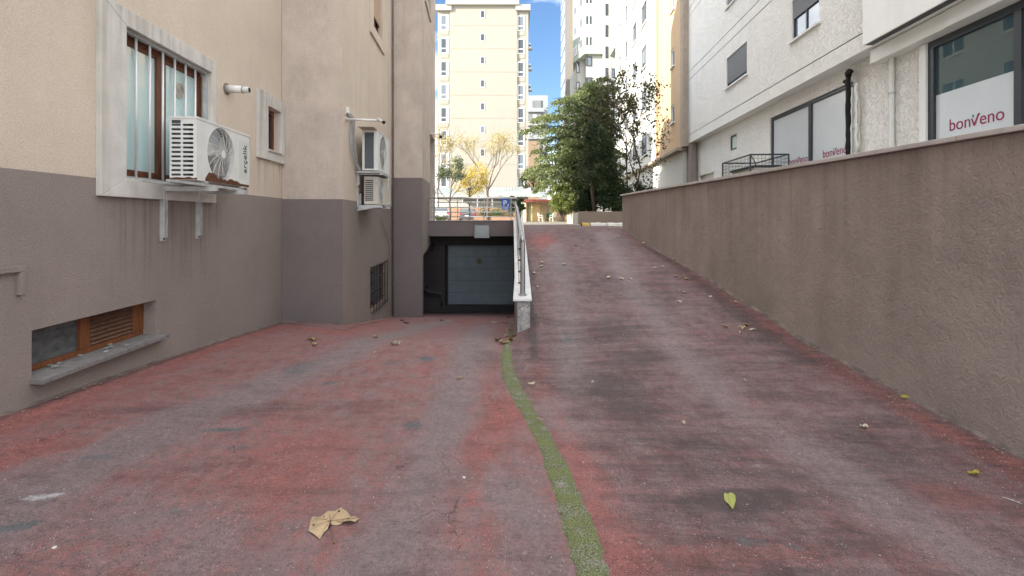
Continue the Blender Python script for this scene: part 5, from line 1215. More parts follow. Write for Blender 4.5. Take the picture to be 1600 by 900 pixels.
# ------------------------------------------------------------------ cars
def car(x, y, rot, paint, label, hatch):
    T = thing('parked_car', (x, y, -.168), label, 'car', 'cars parked beyond the slab railing'); ca, sa_ = math.cos(rot), math.sin(rot)
    def W(a, c, z): return V((x+a*ca-c*sa_, y+a*sa_+c*ca, -.168+z))     # a: across, c: length (0 rear .. 4.2 front)
    st = [(0, .74, .45, .80, None), (.05, .84, .30, .92, None), (.18, .87, .26, .96, .98), (.62, .885, .24, .95, 1.38), (1.1, .89, .22, .93, 1.46), (2.0, .89, .22, .92, 1.45), (2.5, .89, .22, .93, 1.36), (3.15, .88, .22, .96, .99), (3.9, .84, .24, .80, None), (4.15, .72, .32, .62, None)]
    vs = []
    for c, hw, zl, zb, zt in st:
        zt2 = zt if zt else zb+.02; rw_ = hw*.74 if zt and zt > 1.1 else hw*.92
        ring_ = [(-hw*.92, zl), (-hw, zl+.2), (-hw*.985, zb), (-rw_, zt2-.05), (-rw_*.86, zt2), (rw_*.86, zt2), (rw_, zt2-.05), (hw*.985, zb), (hw, zl+.2), (hw*.92, zl)]
        vs += [W(a, c, z) for a, z in ring_]
    n = 10; fs = [(i*n+k, i*n+(k+1) % n, (i+1)*n+(k+1) % n, (i+1)*n+k) for i in range(len(st)-1) for k in range(n)]+[tuple(range(n))[::-1], tuple(range((len(st)-1)*n, len(st)*n))]
    b = MB(); b.add(vs, fs); b.build('body', paint, T, smooth=False, bevel=.03)
    def pan(nm, pts, m, th=.012):
        P = [W(*p) for p in pts]; nn = (P[1]-P[0]).cross(P[2]-P[0]).normalized(); cen = W(0, 2.1, .8)
        if nn.dot(P[0]-cen) < 0: nn = -nn
        b = MB(); b.prism([p+nn*.004 for p in P], nn*th, m); b.build(nm, parent=T)
    pan('rear_window', [(-.74, .235, 1.02), (.74, .235, 1.02), (.60, .57, 1.34), (-.60, .57, 1.34)], G_dark)
    for s in (-1, 1):
        pan('side_window', [(s*.868, .75, .98), (s*.868, 1.95, .98), (s*.70, 1.9, 1.38), (s*.69, .95, 1.38)], G_dark); pan('side_window', [(s*.868, 2.03, .98), (s*.868, 2.9, 1.0), (s*.70, 2.42, 1.33), (s*.70, 1.98, 1.38)], G_dark)
        pan('tail_light', [(s*.80, .03, .72), (s*.60, .03, .72), (s*.62, .05, .90), (s*.82, .05, .90)], mat('tail_light_red', (.45, .02, .02), .25), .03)
        for c in (.75, 3.35):
            b = MB(); p_ = W(s*.80, c, .31); ax = (W(s, c, 0)-W(0, c, 0)); b.disc(p_-ax*.08, ax, .31, .17, 20, mat('tyre', (.02, .02, .02), .9)); b.build('wheel', parent=T)
            b = MB(); b.disc(p_+ax*.09, ax, .20, .01, 14, M_galv); b.build('rim', parent=T)
        b = MB(); b.disc(W(s*.92, 2.75, .98), (0, 0, 1), .07, .13, 8, paint); b.build('mirror', parent=T)
    pan('bumper', [(-.80, -.02, .30), (.80, -.02, .30), (.80, -.0, .50), (-.80, -.0, .50)], mat('bumper_plastic', (.08, .08, .09), .6), .05)
    pan('number_plate', [(-.26, -.01, .55), (.26, -.01, .55), (.26, -.0, .66), (-.26, -.0, .66)], M_signw, .04)
M_carw = mat('white_car_paint', (.66, .67, .67), .25, spec=.6, coat=.6); M_carg = mat('dark_grey_car_paint', (.085, .09, .105), .25, spec=.6, coat=.8)
car(X_(688, 48), 48, .10, M_carw, 'white hatchback parked at the left, half behind the corner of the left building', True)
car(X_(730.5, 53), 53-.4, .02, M_carg, 'dark grey hatchback seen from behind between the railing posts', True)
# ------------------------------------------------------------------ vegetation
def leafcloud(name, C, size, mat_, parent, flat=0.0, aspect=.5, var=None, seed=0):
    r = np.random.default_rng(seed); C = np.asarray(C, float); n = len(C)
    nrm = r.normal(size=(n, 3)); nrm[:, 2] = nrm[:, 2]*(1+flat*2)+flat*1.5*np.sign(nrm[:, 2]); nrm /= np.linalg.norm(nrm, axis=1, keepdims=True)
    t = r.normal(size=(n, 3)); a = np.cross(nrm, t); a /= np.linalg.norm(a, axis=1, keepdims=True); b_ = np.cross(nrm, a)
    s = size*(.6+.8*r.random((n, 1)))
    Vv = np.stack([C-a*s*.5, C-b_*s*.5*aspect+a*s*.05, C+a*s*.5, C+b_*s*.5*aspect+a*s*.05], 1).reshape(-1, 3)
    F_ = np.arange(4*n).reshape(n, 4); vv = r.random(n) if var is None else np.clip(var+.18*r.normal(size=n), 0, 1)
    return from_np(name, Vv, F_, mat_, parent, attr=np.repeat(vv, 4))
M_bark = mat('grey_brown_bark', (.10, .078, .06), .95, var=.4, vs=8, bump=1, bs=30, bdist=.02)
M_barkl = mat('pale_twig_bark', (.17, .13, .10), .9, var=.3, vs=10)
def grow(b, p, d, L_, r, depth, tips, spread=.6, up=.15, rr=None, segs=3, shrink=.72):
    rr = rr or random; pts = [p]; d = d.normalized()
    for i in range(segs):
        d = (d+V((rr.gauss(0, .13), rr.gauss(0, .13), rr.gauss(0, .09)+up*.3))).normalized(); p = p+d*L_/segs; pts.append(p)
    b.tube(pts, [r*(1-.38*i/segs) for i in range(segs+1)], 6 if r > .02 else 4, cap=False)
    if depth <= 1: tips.append((pts[-2], .5)); 
    if depth == 0: tips.append((pts[-1], 1)); return
    for k in range(rr.choice((2, 3, 3))):
        ax = V((rr.gauss(0, 1), rr.gauss(0, 1), rr.gauss(0, .6))).normalized(); nd = (d+ax*spread+V((0, 0, up))).normalized()
        grow(b, pts[-1] if k < 2 else pts[-2], nd, L_*shrink*rr.uniform(.8, 1.15), r*.58, depth-1, tips, spread, up, rr, segs, shrink)
def clumps(centres, n, rad, squash=.8, seed=1):
    r = np.random.default_rng(seed); out = []
    for (c, k) in centres:
        m = int(n*k); q = r.normal(size=(m, 3)); q /= np.linalg.norm(q, axis=1, keepdims=True); q *= (r.random((m, 1))**.55)*rad*(.7+.6*r.random()); q[:, 2] *= squash; out.append(q+np.array(c))
    return np.concatenate(out)
# ---- big evergreen (layered, drooping sprays)
YE = 24.5
def XE(px, Y=YE): return (px-800)/FPX*Y
def ZE(py, Y=YE): return (344-py)/FPX*Y
Ev = thing('evergreen_tree', (XE(912), YE, .2), 'broad layered evergreen tree, sunlit on its left, above the planter', 'tree', None)
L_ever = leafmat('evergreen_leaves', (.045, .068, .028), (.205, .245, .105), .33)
rr = random.Random(5)
tr = MB(); tp = [V((XE(908), YE, .1)), V((XE(909), YE+.1, 1.2)), V((XE(912), YE+.1, 2.6)), V((XE(918), YE, 4.2)), V((XE(928), YE, 5.8)), V((XE(936), YE, 6.7))]
tr.tube(tp, [.15, .13, .11, .08, .05, .02], 10); tr.tube([V((XE(900), YE+.2, .1)), V((XE(901), YE+.3, 1.1)), V((XE(890), YE+.2, 2.3)), V((XE(872), YE, 3.8))], [.11, .09, .07, .03], 8); tr.build('trunk', M_bark, Ev, smooth=True)
# left/right reach in metres at heights (photo silhouette)
hz = [.9, 1.4, 2.0, 2.8, 3.4, 4.0, 4.6, 5.2, 5.8, 6.4, 6.9]
lf = [.6, 1.7, 2.9, 3.1, 3.0, 3.2, 3.2, 3.0, 2.3, 1.1, .2]
rt = [1.6, 2.2, 2.5, 2.3, 2.1, 1.8, 1.5, 1.2, .9, .5, .2]
br = MB(); P = []; VV = []
nb = 135
for i in range(nb):
    h = .9+5.75*(i+rr.random())/nb; az = i*2.39996+rr.uniform(-.3, .3); dx, dy = math.cos(az), math.sin(az)
    Rr = float(np.interp(h, hz, lf if dx < 0 else rt)); Rs = abs(dx)*Rr+(1-abs(dx))*2.0; Rs *= rr.uniform(.60, 1.15)
    c0 = np.array([np.interp(h, [.1, 1.2, 2.6, 4.2, 5.8, 6.9], [tp[k].x for k in range(6)]), YE, h-.25])
    tipz = h+rr.uniform(-.15, .25)
    pts = [V(c0), V(c0)+V((dx*Rs*.4, dy*Rs*.4, .30)), V(c0)+V((dx*Rs*.75, dy*Rs*.75, .38)), V((c0[0]+dx*Rs, c0[1]+dy*Rs, tipz-.1))]
    br.tube(pts, [.035, .026, .016, .006], 5, cap=False)
    m = int(280+150*Rs)
    t = rng.random(m)**.7*.9+.12; lat = rng.normal(size=m)*(.10+.34*np.sin(np.clip(t, 0, 1)*math.pi*.8)*(.45+.25*Rs/2.5))
    ax = np.interp(t, [0, .4, .75, 1.02], [0, .4, .75, 1.02])*Rs
    zz = c0[2]+np.interp(t, [0, .4, .75, 1.02], [0, .30, .38, .12])-np.abs(lat)*.35+rng.normal(size=m)*.045
    # short bunches rather than an even carpet
    key = (np.floor(t*9)+np.floor(lat*5)*3+i*7) % 5
    keep = (key != 0)
    px_, py_ = c0[0]+dx*ax-dy*lat, c0[1]+dy*ax+dx*lat
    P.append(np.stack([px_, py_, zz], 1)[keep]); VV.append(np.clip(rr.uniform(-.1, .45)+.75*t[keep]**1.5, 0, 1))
br.build('limbs', M_bark, Ev, smooth=True)
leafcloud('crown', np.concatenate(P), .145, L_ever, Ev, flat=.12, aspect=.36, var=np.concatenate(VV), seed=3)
# ---- dark conifer in front, standing in the building's shade
YD = 21.6
Dc = thing('dark_conifer', (XE(955, YD), YD, .2), 'dense dark conifer in the shade, right of the evergreen trunk', 'tree')
L_dark = leafmat('dark_needles', (.028, .044, .022), (.075, .10, .045), .15)
tr = MB(); tr.tube([V((XE(930, YD), YD, .1)), V((XE(925, YD), YD, 1.4)), V((XE(930, YD), YD, 2.6)), V((XE(940, YD), YD, 3.9))], [.10, .08, .06, .02], 8)
P = []
for i in range(70):
    h = 1.15+2.85*rr.random(); az = rr.uniform(0, 6.28); cx = np.interp(h, [1, 2, 3, 4], [XE(938, YD), XE(936, YD), XE(934, YD), XE(925, YD)]); Rs = float(np.interp(h, [1.0, 1.6, 2.4, 3.2, 4.0], [1.0, 1.05, .9, .6, .2]))*rr.uniform(.7, 1.15)
    dx, dy = math.cos(az), math.sin(az); tr.tube([V((cx, YD, h-.2)), V((cx+dx*Rs*.6, YD+dy*Rs*.6*.8, h+.05)), V((cx+dx*Rs, YD+dy*Rs*.8, h+.18))], [.022, .015, .006], 4, cap=False)
    m = 330; t = rng.random(m)**.6; lat = rng.normal(size=m)*.16*(1.2-.6*t)
    P.append(np.stack([cx+dx*Rs*t-dy*lat, YD+dy*Rs*t*.8+dx*lat, h-.15+.3*t+rng.normal(size=m)*.10], 1))
tr.build('trunk', M_bark, Dc, smooth=True)
leafcloud('crown', np.concatenate(P), .13, L_dark, Dc, flat=.1, aspect=.22, seed=4)
# ---- shrubs
def shrub(name, label, px, py0, py1, wpx, Y, lm, n, size, seed, cat='shrub', group=None, lumps=16, aspect=.5):
    x = XE(px, Y); z0 = max(ZE(py1, Y), -.1); z1 = ZE(py0, Y); hw = wpx/FPX*Y/2; T = thing(name, (x, Y, z0), label, cat, group); r = random.Random(seed)
    b = MB(); cs = []
    for k in range(lumps):
        a = r.uniform(0, 6.28); rad = hw*r.random()**.5*.85; zz = z0+(z1-z0)*(.12+.80*r.random()); rad *= 1-.45*max(0, (zz-z0)/(z1-z0)-.55)
        c = V((x+rad*math.cos(a), Y+rad*math.sin(a)*.8, zz)); cs.append(((c.x, c.y, c.z), r.uniform(.6, 1.3))); b.tube([V((x+r.uniform(-.08, .08)*hw, Y, z0-.1)), V(((x+c.x)/2, (Y+c.y)/2, (z0+zz)/2+.1)), c], [.022, .015, .005], 5, cap=False)
    b.build('stem', M_bark, T)
    P = clumps(cs, n/lumps, hw*.40, .8, seed); leafcloud('crown', P, size, lm, T, aspect=aspect, seed=seed); return T
L_lime = leafmat('lime_leaves', (.11, .15, .035), (.25, .28, .085), .4); L_mid = leafmat('mid_green_leaves', (.045, .075, .022), (.12, .16, .05), .35); L_dk2 = leafmat('dark_shrub_leaves', (.018, .034, .015), (.050, .075, .026), .25)
shrub('lime_shrub', 'sunlit lime green shrub at the left end of the planter', 879, 287, 340, 40, 23.3, L_lime, 6500, .085, 11, lumps=26)
shrub('lime_shrub', 'small pale green bush between the cream tower and the evergreen', 836, 258, 300, 44, 34, L_lime, 3200, .13, 12, lumps=18)
shrub('dark_shrub', 'dark shrub in the planter below the trunk of the evergreen', 922, 288, 332, 52, 22.3, L_dk2, 5200, .10, 13, lumps=24)
shrub('dark_shrub', 'dark shrub in the planter against the end of the retaining wall', 965, 280, 334, 60, 21.3, L_dk2, 6000, .10, 14, lumps=26)
shrub('dark_shrub', 'loose dark shrub spreading above the coping at the right end of the planter', 1000, 282, 330, 50, 23.5, L_dk2, 2800, .09, 15, lumps=16)
shrub('dark_shrub', 'dark low bush behind the handrail, left of the pavilion', 811, 306, 345, 20, 44, L_dk2, 1800, .16, 16, lumps=12)
shrub('hedge', 'clipped green hedge in the terracotta raised bed', 772, 331, 340, 66, 54.5, L_mid, 3500, .13, 17, 'hedge', lumps=40)
shrub('dark_shrub', 'dark green bush under the carport, right of the yellow tree', 800, 305, 338, 22, 56, L_dk2, 1600, .18, 18, lumps=12)
shrub('ivy_bush', 'low green bush beside the white parked car', 688, 337, 345, 24, 44, L_mid, 900, .14, 19, lumps=10)
# ---- slender tree with sparse dark leaves in front of the white block
YS2 = 22.5
Sp = thing('sparse_leafed_tree', (XE(985, YS2), YS2, .1), 'slender tree with sparse dark leaves against the sunlit white block', 'tree')
rr3 = random.Random(21); tb = MB(); tips = []
for (px, lean, L0) in ((960, -.12, 2.1), (978, .12, 2.3), (990, .3, 2.0), (945, -.05, 2.6)):
    grow(tb, V((XE(px, YS2), YS2+rr3.uniform(-.4, .4), .4)), V((lean, 0, 1)), L0, .045, 4, tips, .50, .20, rr3, 3, .70)
tb.build('trunk', M_bark, Sp, smooth=True)
tips = [t for t in tips if ZE(285, YS2) < t[0].z < ZE(108, YS2) and XE(965, YS2) < t[0].x < XE(1042, YS2)]
rsn = random.Random(8)
ex = []
for k in range(420):   # hanging outer twigs
    a = rsn.random(); px = 935+108*rsn.random()**.9; py = 125+165*rsn.random()
    if (px-980)**2/65**2+(py-215)**2/95**2 < 1.05: ex.append(((XE(px, YS2), YS2+rsn.uniform(-.9, .9), ZE(py, YS2)), .55))
Pts = clumps([((t[0].x, t[0].y, t[0].z), t[1]) for t in tips]+ex, 9, .2, 1.0, 9)
tw = MB()
for (c, k) in ex[::3]:
    if tips:
        t_ = min(tips, key=lambda q: (q[0]-V(c)).length); 
        if (t_[0]-V(c)).length < 1.3: tw.tube([t_[0], (t_[0]+V(c))/2+V((0, 0, .08)), V(c)], [.008, .006, .004], 4, cap=False)
tw.build('twigs', M_bark, Sp)
leafcloud('crown', Pts, .125, leafmat('sparse_dark_leaves', (.035, .045, .018), (.12, .12, .045), .2), Sp, aspect=.62, seed=6)
# ---- autumn trees beyond the railing
def dtree(name, label, px, Y, ptop, wpx, lm, nleaf, size, seed, trunk_py=345, depth=4, bark=M_barkl, r0=.13, fork=.35, rad=.45, sp=.62):
    x = XE(px, Y); H = ZE(ptop, Y)-ZE(trunk_py, Y); T = thing(name, (x, Y, -.17), label, 'tree'); r = random.Random(seed); b = MB(); tips = []
    z0 = -.17; h0 = (ZE(ptop, Y)+.17)*fork
    b.tube([V((x, Y, z0)), V((x+.05, Y, z0+h0*.5)), V((x-.03, Y, z0+h0))], [r0, r0*.8, r0*.72], 8)
    for k in range(4):
        a = k*1.57+r.uniform(-.4, .4); grow(b, V((x-.03, Y, z0+h0-.05)), V((math.cos(a)*.65, math.sin(a)*.65, 1)), (ZE(ptop, Y)-z0-h0)*.42, r0*.45, depth, tips, sp, .12, r, 3, .68)
    b.build('trunk', bark, T, smooth=True)
    hw = wpx/FPX*Y/2; tips = [t for t in tips if abs(t[0].x-x) < hw*1.1 and t[0].z < ZE(ptop, Y)+.3]
    if tips: leafcloud('crown', clumps([((t[0].x, t[0].y, t[0].z), t[1]) for t in tips], nleaf/len(tips), rad, .8, seed), size, lm, T, aspect=.6, seed=seed)
    return T
L_yel = leafmat('yellow_autumn_leaves', (.42, .32, .06), (.56, .46, .13), .35); L_yp = leafmat('pale_yellow_leaves', (.36, .30, .13), (.50, .43, .22), .35); L_olv = leafmat('grey_green_leaves', (.06, .085, .04), (.17, .20, .11), .3)
dtree('yellow_autumn_tree', 'tall autumn tree with thin pale yellow leaves in front of the cream tower', 762, 52, 206, 90, L_yp, 5200, .13, 31, r0=.17, rad=.6)
shrub('yellow_bush_tree', 'dense bright yellow bushy tree left of the tall autumn tree', 734, 252, 306, 58, 50, L_yel, 3600, .17, 32, 'tree', lumps=20)
b_ = None
dtree('small_olive_tree', 'small grey green tree just right of the left building corner', 703, 46, 250, 40, L_olv, 4200, .14, 33, r0=.10, depth=3, rad=.42, bark=M_bark, fork=.32)
dtree('yellow_corner_tree', 'sparse yellowing tree peeking out beside the left building corner', 684, 58, 205, 40, L_yp, 3000, .16, 34, r0=.12)

# ------------------------------------------------------------------ fallen leaves, chips, feather
def curl_mesh(outline, centre, ground_pts=None, lift=.012, seed=0):
    """fan of triangles around the centre with an uneven, curled rim"""
    r = random.Random(seed); vs = [centre+V((0, 0, .006))]; n = len(outline)
    mids = []
    for i, p in enumerate(outline):
        m = centre+(p-centre)*.55; mids.append(m+V((0, 0, .004+lift*.5*r.random())))
    rim = [p+V((0, 0, .003+lift*(.2+1.3*r.random()))) for p in outline]
    vs += mids+rim
    fs = [(0, 1+i, 1+(i+1) % n) for i in range(n)]+[(1+i, 1+n+i, 1+n+(i+1) % n, 1+(i+1) % n) for i in range(n)]
    return vs, fs
M_lb = mat('dry_brown_leaf', (.46, .34, .21), .8, var=.4, vs=18, bump=.3, bs=80); M_lb2 = mat('dark_brown_leaf', (.21, .12, .07), .8, var=.4, vs=25); M_ly = mat('yellow_green_leaf', (.30, .32, .09), .6, var=.25, vs=30); M_ly2 = mat('ochre_yellow_leaf', (.36, .30, .05), .7, var=.3, vs=40); M_lg = mat('greyish_dry_leaf', (.46, .41, .32), .85, var=.25, vs=30); M_vein = mat('leaf_vein', (.17, .10, .055), .8); M_chip = mat('pale_chip', (.62, .60, .55), .85)
def lobed(size, seed, lobes=5):
    r = random.Random(seed); out = []
    for k in range(lobes):
        a0 = math.pi*(-.15+1.3*k/(lobes-1)); R = size*(.5, .72, 1, .72, .5)[k % 5]*r.uniform(.8, 1.1)
        out += [(a0-.10, R*.72), (a0, R), (a0+.10, R*.74)]
        if k < lobes-1: out.append((a0+math.pi*1.3/(lobes-1)/2, size*.42*r.uniform(.8, 1.1)))
    out += [(math.pi*1.28, size*.25), (math.pi*1.5, size*.1), (-math.pi*.28, size*.25)]
    return [(R*math.cos(a), R*math.sin(a)) for a, R in out]
def oval(size, seed, asp=.5):
    r = random.Random(seed); return [(size*(.5*math.cos(a)), size*asp*.5*math.sin(a)*r.uniform(.9, 1.1)) for a in [i*2*math.pi/12 for i in range(12)]]
def fallen(px, py, size, kind, m, label, rot=0, lift=.014, side=None, stem=True, group='leaves fallen on the ramps'):
    g = G(px, py, side); seed = int(px*7+py); sd = 'L' if g.x < tab(XB, g.y) else 'R'
    if side: sd = side
    o2 = {'lobed': lambda: lobed(size*.55, seed), 'oval': lambda: oval(size, seed), 'thin': lambda: oval(size, seed, .3)}[kind]()
    ca, sa_ = math.cos(rot), math.sin(rot); P = []
    for a, c in o2:
        x, y = g.x+a*ca-c*sa_, g.y+a*sa_+c*ca; P.append(V((x, y, float(gz(x, y, sd)))))
    up_ = V((0, 0, .022 if 'moss' in label else .003)); P = [p+up_ for p in P]; g = g+up_; T = thing('fallen_leaf', g, label, 'leaf', group); vs, fs = curl_mesh(P, g, lift=lift, seed=seed); b = MB(); b.add(vs, fs); b.build('blade', m, T, smooth=True)
    if stem and size > .05:
        e = g+V((-sa_*-1, 0, 0)).normalized()*0; d = V((sa_, -ca, 0))*size*.55; b = MB(); b.tube([g+V((0, 0, .008)), g+d*.6+V((0, 0, .012)), g+d+V((0, 0, .006))], size*.012+.0006, 5); b.build('stalk', M_vein, T)
    return T
# the big foreground leaf, a folded half of a plane leaf
bp = [(85, 620), (120, 622), (155, 610), (185, 600), (215, 590), (240, 610), (262, 632), (280, 636), (300, 633), (301, 643), (280, 650), (262, 657), (240, 654), (215, 656), (195, 659), (178, 662), (165, 672), (152, 682), (136, 703), (118, 725), (92, 706), (65, 687), (70, 663), (75, 640)]
g0_ = G(460+172*.3375, 600+655*.3375)
BL = thing('fallen_leaf', g0_, 'large dry brown plane leaf, half folded, in the left foreground', 'leaf', 'leaves fallen on the ramps')
P = [G(460+a*.3375, 600+c*.3375) for a, c in bp]; cen = G(460+168*.3375, 600+650*.3375)
vs = [cen+V((0, 0, .006))]; n = len(P); rq = random.Random(3)
mids = [cen+(p-cen)*.5+V((0, 0, .010+.006*rq.random())) for p in P]; rims = [p+V((0, 0, .002+.026*rq.random()**2)) for p in P]
vs += mids+rims; fs = [(0, 1+i, 1+(i+1) % n) for i in range(n)]+[(1+i, 1+n+i, 1+n+(i+1) % n, 1+(i+1) % n) for i in range(n)]
b = MB(); b.add(vs, fs); b.build('blade', M_lb, BL, smooth=True)
e = G(460+182*.3375, 600+742*.3375); b = MB(); b.tube([cen+V((0, 0, .012)), (cen+e)/2+V((0, 0, .014)), e+V((0, 0, .006))], [.0018, .002, .0028], 6); b.tube([e+V((0, 0, .006)), e+V((.003, -.008, .004))], [.005, .006], 6); b.build('stalk', M_vein, BL, smooth=True)
for a, c in ((215, 592), (90, 640), (75, 680), (262, 640), (120, 715), (160, 612)):
    q = G(460+a*.3375, 600+c*.3375); b = MB(); pp = [cen+(q-cen)*t for t in (0, .5, .92)]; b.tube([pp[0]+V((0, 0, .0125)), pp[1]+V((0, 0, .0185)), pp[2]+V((0, 0, .017))], [.0013, .001, .0006], 4); b.build('vein', M_vein, BL)
for a, c, s_ in ((211, 601, .006), (78, 678, .006), (133, 630, .004), (262, 643, .003)):
    q = G(460+a*.3375, 600+c*.3375); b = MB(); t = (q-cen); b.disc(q-t*.12+V((0, 0, .0195)), (0, 0, 1), s_, .0008, 9); b.build('dark_hole', M_dark, BL)
# heart shaped green leaf
hp = [(349, 470), (356, 463), (366, 466), (374, 461), (384, 461), (396, 470), (399, 484), (397, 500), (393, 515), (388, 527), (386, 534), (380, 523), (370, 511), (357, 498), (350, 484)]
g1_ = G(1000+375*.375, 600+490*.375); HL = thing('fallen_leaf', g1_, 'fresh yellow green heart-shaped leaf on the right ramp foreground', 'leaf', 'leaves fallen on the ramps')
P = [G(1000+a*.375, 600+c*.375) for a, c in hp]; vs, fs = curl_mesh(P, g1_, lift=.006, seed=2); b = MB(); b.add(vs, fs); b.build('blade', M_ly, HL, smooth=True)
q0_, q1_ = G(1000+373*.375, 600+464*.375), G(1000+385*.375, 600+530*.375); b = MB(); b.tube([q0_+V((0, 0, .010)), g1_+V((0, 0, .0085)), q1_+V((0, 0, .009))], [.0012, .0012, .0005], 4); b.build('vein', mat('pale_vein', (.42, .42, .16), .6), HL)
LV = [
 (1521, 743, .075, 'thin', M_ly2, 'curled yellow leaf near the right edge of the foreground', .1), (1350, 670, .06, 'oval', M_lg, 'curled greyish leaf on the right ramp, left of the wall foot', .2),
 (1068, 665, .035, 'oval', M_lg, 'tiny pale curled leaf left of the heart-shaped leaf', .5), (842, 663, .05, 'thin', M_lg, 'pale yellow leaf lying on the moss strip', -.3),
 (1414, 624, .055, 'thin', M_ly2, 'small yellow leaf lying in the foot of the retaining wall', -.4), (718, 593, .085, 'lobed', M_lb, 'small tan leaf on the left ramp before the garage', 1.2),
 (831, 605, .07, 'thin', M_lg, 'pale narrow leaf just right of the moss strip', -.3), (926, 603, .03, 'oval', M_lg, 'tiny white leaf right of the moss strip on the right ramp', 0), (1163, 597, .035, 'oval', M_lg, 'tiny white leaf in the middle of the right ramp', 1),
 (491, 533, .17, 'lobed', M_lb, 'upper of two tan leaves near the corner of the left building', 2.2), (492, 541, .15, 'lobed', M_lb, 'lower of two tan leaves near the corner of the left building', .4), (587, 529, .11, 'lobed', M_lb, 'tan leaf below the cellar window grille', 1.0),
 (628, 502, .16, 'lobed', M_lb2, 'left of two brown leaves at the foot of the rear bay', .3), (637, 506, .15, 'lobed', M_lb2, 'right of two brown leaves at the foot of the rear bay', 2.0), (691, 502, .12, 'lobed', M_lb2, 'brown leaf alone in the lane before the garage door', 1.3), (618, 540, .10, 'thin', M_lg, 'white torn strip on the left ramp', -.1),
 (586, 554, .04, 'oval', M_lg, 'tiny white leaf on the left ramp below the tan leaf', 0),
 (790, 538, .19, 'lobed', M_lb, 'large tan leaf nearest the front end of the parapet', .6), (798, 533, .16, 'lobed', M_lb2, 'dark brown leaf heaped against the parapet end', 2.5), (777, 534, .15, 'lobed', M_lb2, 'ragged brown leaf left of the heap by the parapet', -.5), (797, 528, .15, 'thin', M_lg, 'pale flat leaf on the heap by the parapet', .1), (797, 517, .17, 'lobed', M_lb, 'curled tan leaf against the left face of the parapet', 1.8), (790, 506, .17, 'lobed', M_lb, 'tan leaf on the left ramp further down along the parapet', .2), (774, 506, .14, 'thin', M_lg, 'pale leaf left of the leaves further down along the parapet', 0), (795, 497, .14, 'lobed', M_lb2, 'furthest brown leaf beside the parapet by the garage', 1),
]
for (px, py, s_, k, m, lb, rot) in LV: fallen(px, py, s_*1.15, k, m, lb, rot, lift=.035 if s_ > .09 else .02, side='L' if (px < 806 and py < 545) else None)
LR = [(849, 411, .17, 'lobed', 'pale leaf upper left on the right ramp beside the parapet'), (846, 417, .12, 'oval', 'small leaf just below the pale leaf beside the parapet'), (882, 414, .17, 'lobed', 'pale twisted leaf a little right of the upper parapet leaves'), (834, 428, .12, 'oval', 'small leaf close to the parapet coping'), (840, 449, .10, 'thin', 'thin pale leaf beside the middle of the parapet'), (951, 435, .10, 'oval', 'leftmost of three pale leaves in a row across the right ramp'), (971, 437, .10, 'oval', 'middle of three pale leaves in a row across the right ramp'), (986, 437, .11, 'thin', 'rightmost of three pale leaves in a row across the right ramp'), (1008, 381, .22, 'lobed', 'large pale leaf at the wall foot near the top of the ramp'), (1022, 420, .09, 'oval', 'pale leaf below the large leaf near the top of the ramp wall'), (1035, 418, .08, 'oval', 'small pale leaf nearer the wall beside another pale one'), (1055, 433, .11, 'thin', 'flat pale leaf just left of the curled brown leaf by the wall'), (1073, 437, .15, 'lobed', 'curled brown leaf near the wall, half way up the ramp'), (1069, 458, .12, 'thin', 'long pale leaf in the middle of the ramp, upper of two'), (1061, 473, .10, 'thin', 'long pale leaf in the middle of the ramp, lower of two'), (1109, 465, .07, 'oval', 'small pale leaf near the wall, right of the long pale leaves'), (970, 461, .05, 'oval', 'tiny white curled leaf in the centre of the ramp'), (1133, 512, .10, 'thin', 'pale thin leaf left of the brown leaf heap by the wall'), (1159, 513, .15, 'lobed', 'tan leaf in the heap at the foot of the wall'), (1168, 510, .13, 'lobed', 'dark brown leaf on top of the heap at the foot of the wall'), (1176, 517, .10, 'thin', 'pale narrow leaf at the right of the heap by the wall'), (1158, 522, .05, 'oval', 'tiny white leaf below the heap by the wall'), (1150, 474, .07, 'oval', 'tiny pale leaf caught in the wall foot above the leaf heap'), (952, 358, .12, 'oval', 'pale leaf near the crest of the ramp'), (968, 370, .12, 'thin', 'pale narrow leaf just below the crest by the wall'), (900, 385, .09, 'oval', 'small pale leaf in the upper middle of the ramp'), (925, 376, .09, 'oval', 'small pale leaf in the upper right of the ramp')]
for (px, py, s_, k, lb) in LR: fallen(px, py, s_*.9, k, M_lb2 if 'dark' in lb else (M_lb if ('tan' in lb or 'brown' in lb) else M_lg), lb, rot=(px*.37) % 6, side='R', lift=.02)
# pebble with its dark hollow
g = G(725, 747); b = MB(); b.disc(g+V((0, 0, -.002)), (.2, .1, 1), .0095, .006, 10, M_chip); o = b.build('white_pebble', bevel=.002, org=g); tag(o, 'round white pebble on the paint in the middle foreground', 'pebble')
g = G(85, 857); b = MB(); b.disc(g, (0, 0, 1), .009, .005, 6, M_chip); o = b.build('white_pebble', org=g); tag(o, 'white chip of stone at the lower left corner of the foreground', 'pebble')
# feather
g = G(1580, 784); FT = thing('white_feather', g, 'frayed white feather at the right edge of the foreground', 'feather'); b = MB()
a, c = G(1566, 779), G(1596, 789); b.tube([a+V((0, 0, .006)), (a+c)/2+V((0, 0, .008)), c+V((0, 0, .005))], .0009, 4); b.build('shaft', M_chip, FT)
b = MB(); rf = random.Random(2)
for k in range(26):
    t = rf.uniform(.25, .95); p_ = a+(c-a)*t+V((0, 0, .006)); d = V((rf.uniform(-.3, 1), rf.choice((-1, 1))*rf.uniform(.5, 1), .15)).normalized()*.022*rf.uniform(.5, 1); s_ = V((.0015, 0, 0)); b.quad(p_, p_+s_, p_+d+s_*.3, p_+d)
b.build('barbs', M_chip, FT)
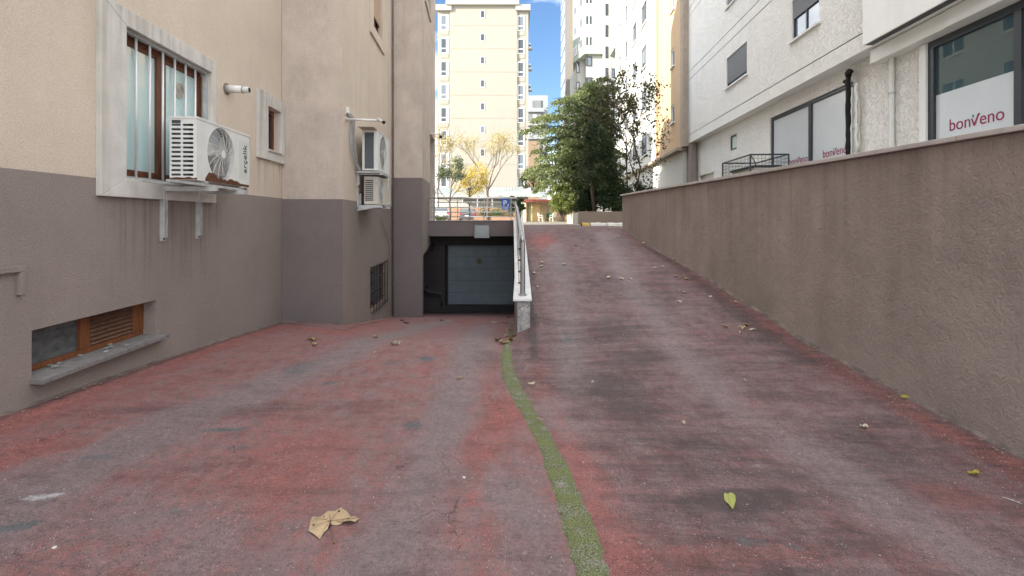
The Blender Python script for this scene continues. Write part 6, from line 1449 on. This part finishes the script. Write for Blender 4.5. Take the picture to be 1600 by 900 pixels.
# leaf litter drifted against the edges
rl = random.Random(77); vs = []; fs = []
def crumb(x, y, sd):
    s = rl.uniform(.005, .018); a = rl.random()*6.28; z = float(gz(x, y, sd))+.004; n0 = len(vs); k = rl.choice((5, 6)); 
    for q in range(k): t = a+q*6.283/k; R_ = s*rl.uniform(.4, 1.1); vs.append((x+R_*math.cos(t)*1.4, y+R_*math.sin(t), z+rl.uniform(0, .010)))
    vs.append((x, y, z+.006)); fs.extend([(n0+q, n0+(q+1) % k, n0+k) for q in range(k)])
for i in range(120):
    y = rl.uniform(2.4, 12.2); p_ = FW.p(y, 0, .05+abs(rl.gauss(0, .10))); crumb(p_.x, p_.y, 'R')
for i in range(60):
    y = rl.uniform(3, 8.7); p_ = FA.p(y, 0, .03+abs(rl.gauss(0, .07))); crumb(p_.x, p_.y, 'L')
for i in range(110): y = rl.uniform(5.9, 12); crumb(.06-abs(rl.gauss(0, .10)), y, 'L')
for i in range(140): y = rl.uniform(5.9, 12.3); crumb(.26+abs(rl.gauss(0, .12)), y, 'R')
for i in range(60): q = F1s.p(rl.uniform(0, L1s), 0, .03+abs(rl.gauss(0, .06))); crumb(q.x, q.y, 'L')
b = MB(); b.add(vs, fs); o = b.build('leaf_litter', mat('leaf_litter_brown', (.16, .11, .07), .9, var=.7, vs=14, col2=(.34, .28, .20))); tag(o, 'crumbled dry leaf litter drifted along the walls and the parapet', kind='stuff')
# grit: countless pale chips and crumbs
r = np.random.default_rng(12); vs = []; fs = []
for i in range(3400):
    side = 'L' if r.random() < .5 else 'R'; y = 1.7+10*r.random()**1.7
    xb = float(tab(XB, y)); 
    if side == 'L': x = xb-(xb+3.5+.0641*y)*r.random() if y < 9 else xb-3*r.random()
    else:
        u = r.random(); u = u if r.random() < .6 else 1-.12*r.random(); x = xb+(3.66-.077*y-xb)*u
    if abs(x-xb) < .1: continue
    s = .0018+.0035*r.random()**3*(1+.0*y); z = float(gz(x, y, side)); a = r.random()*6.28; n0_ = len(vs)
    for k in range(3): vs.append((x+s*math.cos(a+k*2.1), y+s*1.3*math.sin(a+k*2.1), z+.001))
    vs.append((x, y, z+.001+s*.9)); fs += [(n0_, n0_+1, n0_+3), (n0_+1, n0_+2, n0_+3), (n0_+2, n0_, n0_+3)]
b = MB(); b.add(vs, fs); o = b.build('grit', mat('pale_grit', (.50, .47, .43), .9, var=.4, vs=30)); tag(o, 'pale grit and crumbs scattered over the painted ramps', kind='stuff')
# ------------------------------------------------------------------ lift the whole place so that the street lies near z = 0
for o in list(S.objects):
    if o.parent is None: o.location.z += EYE
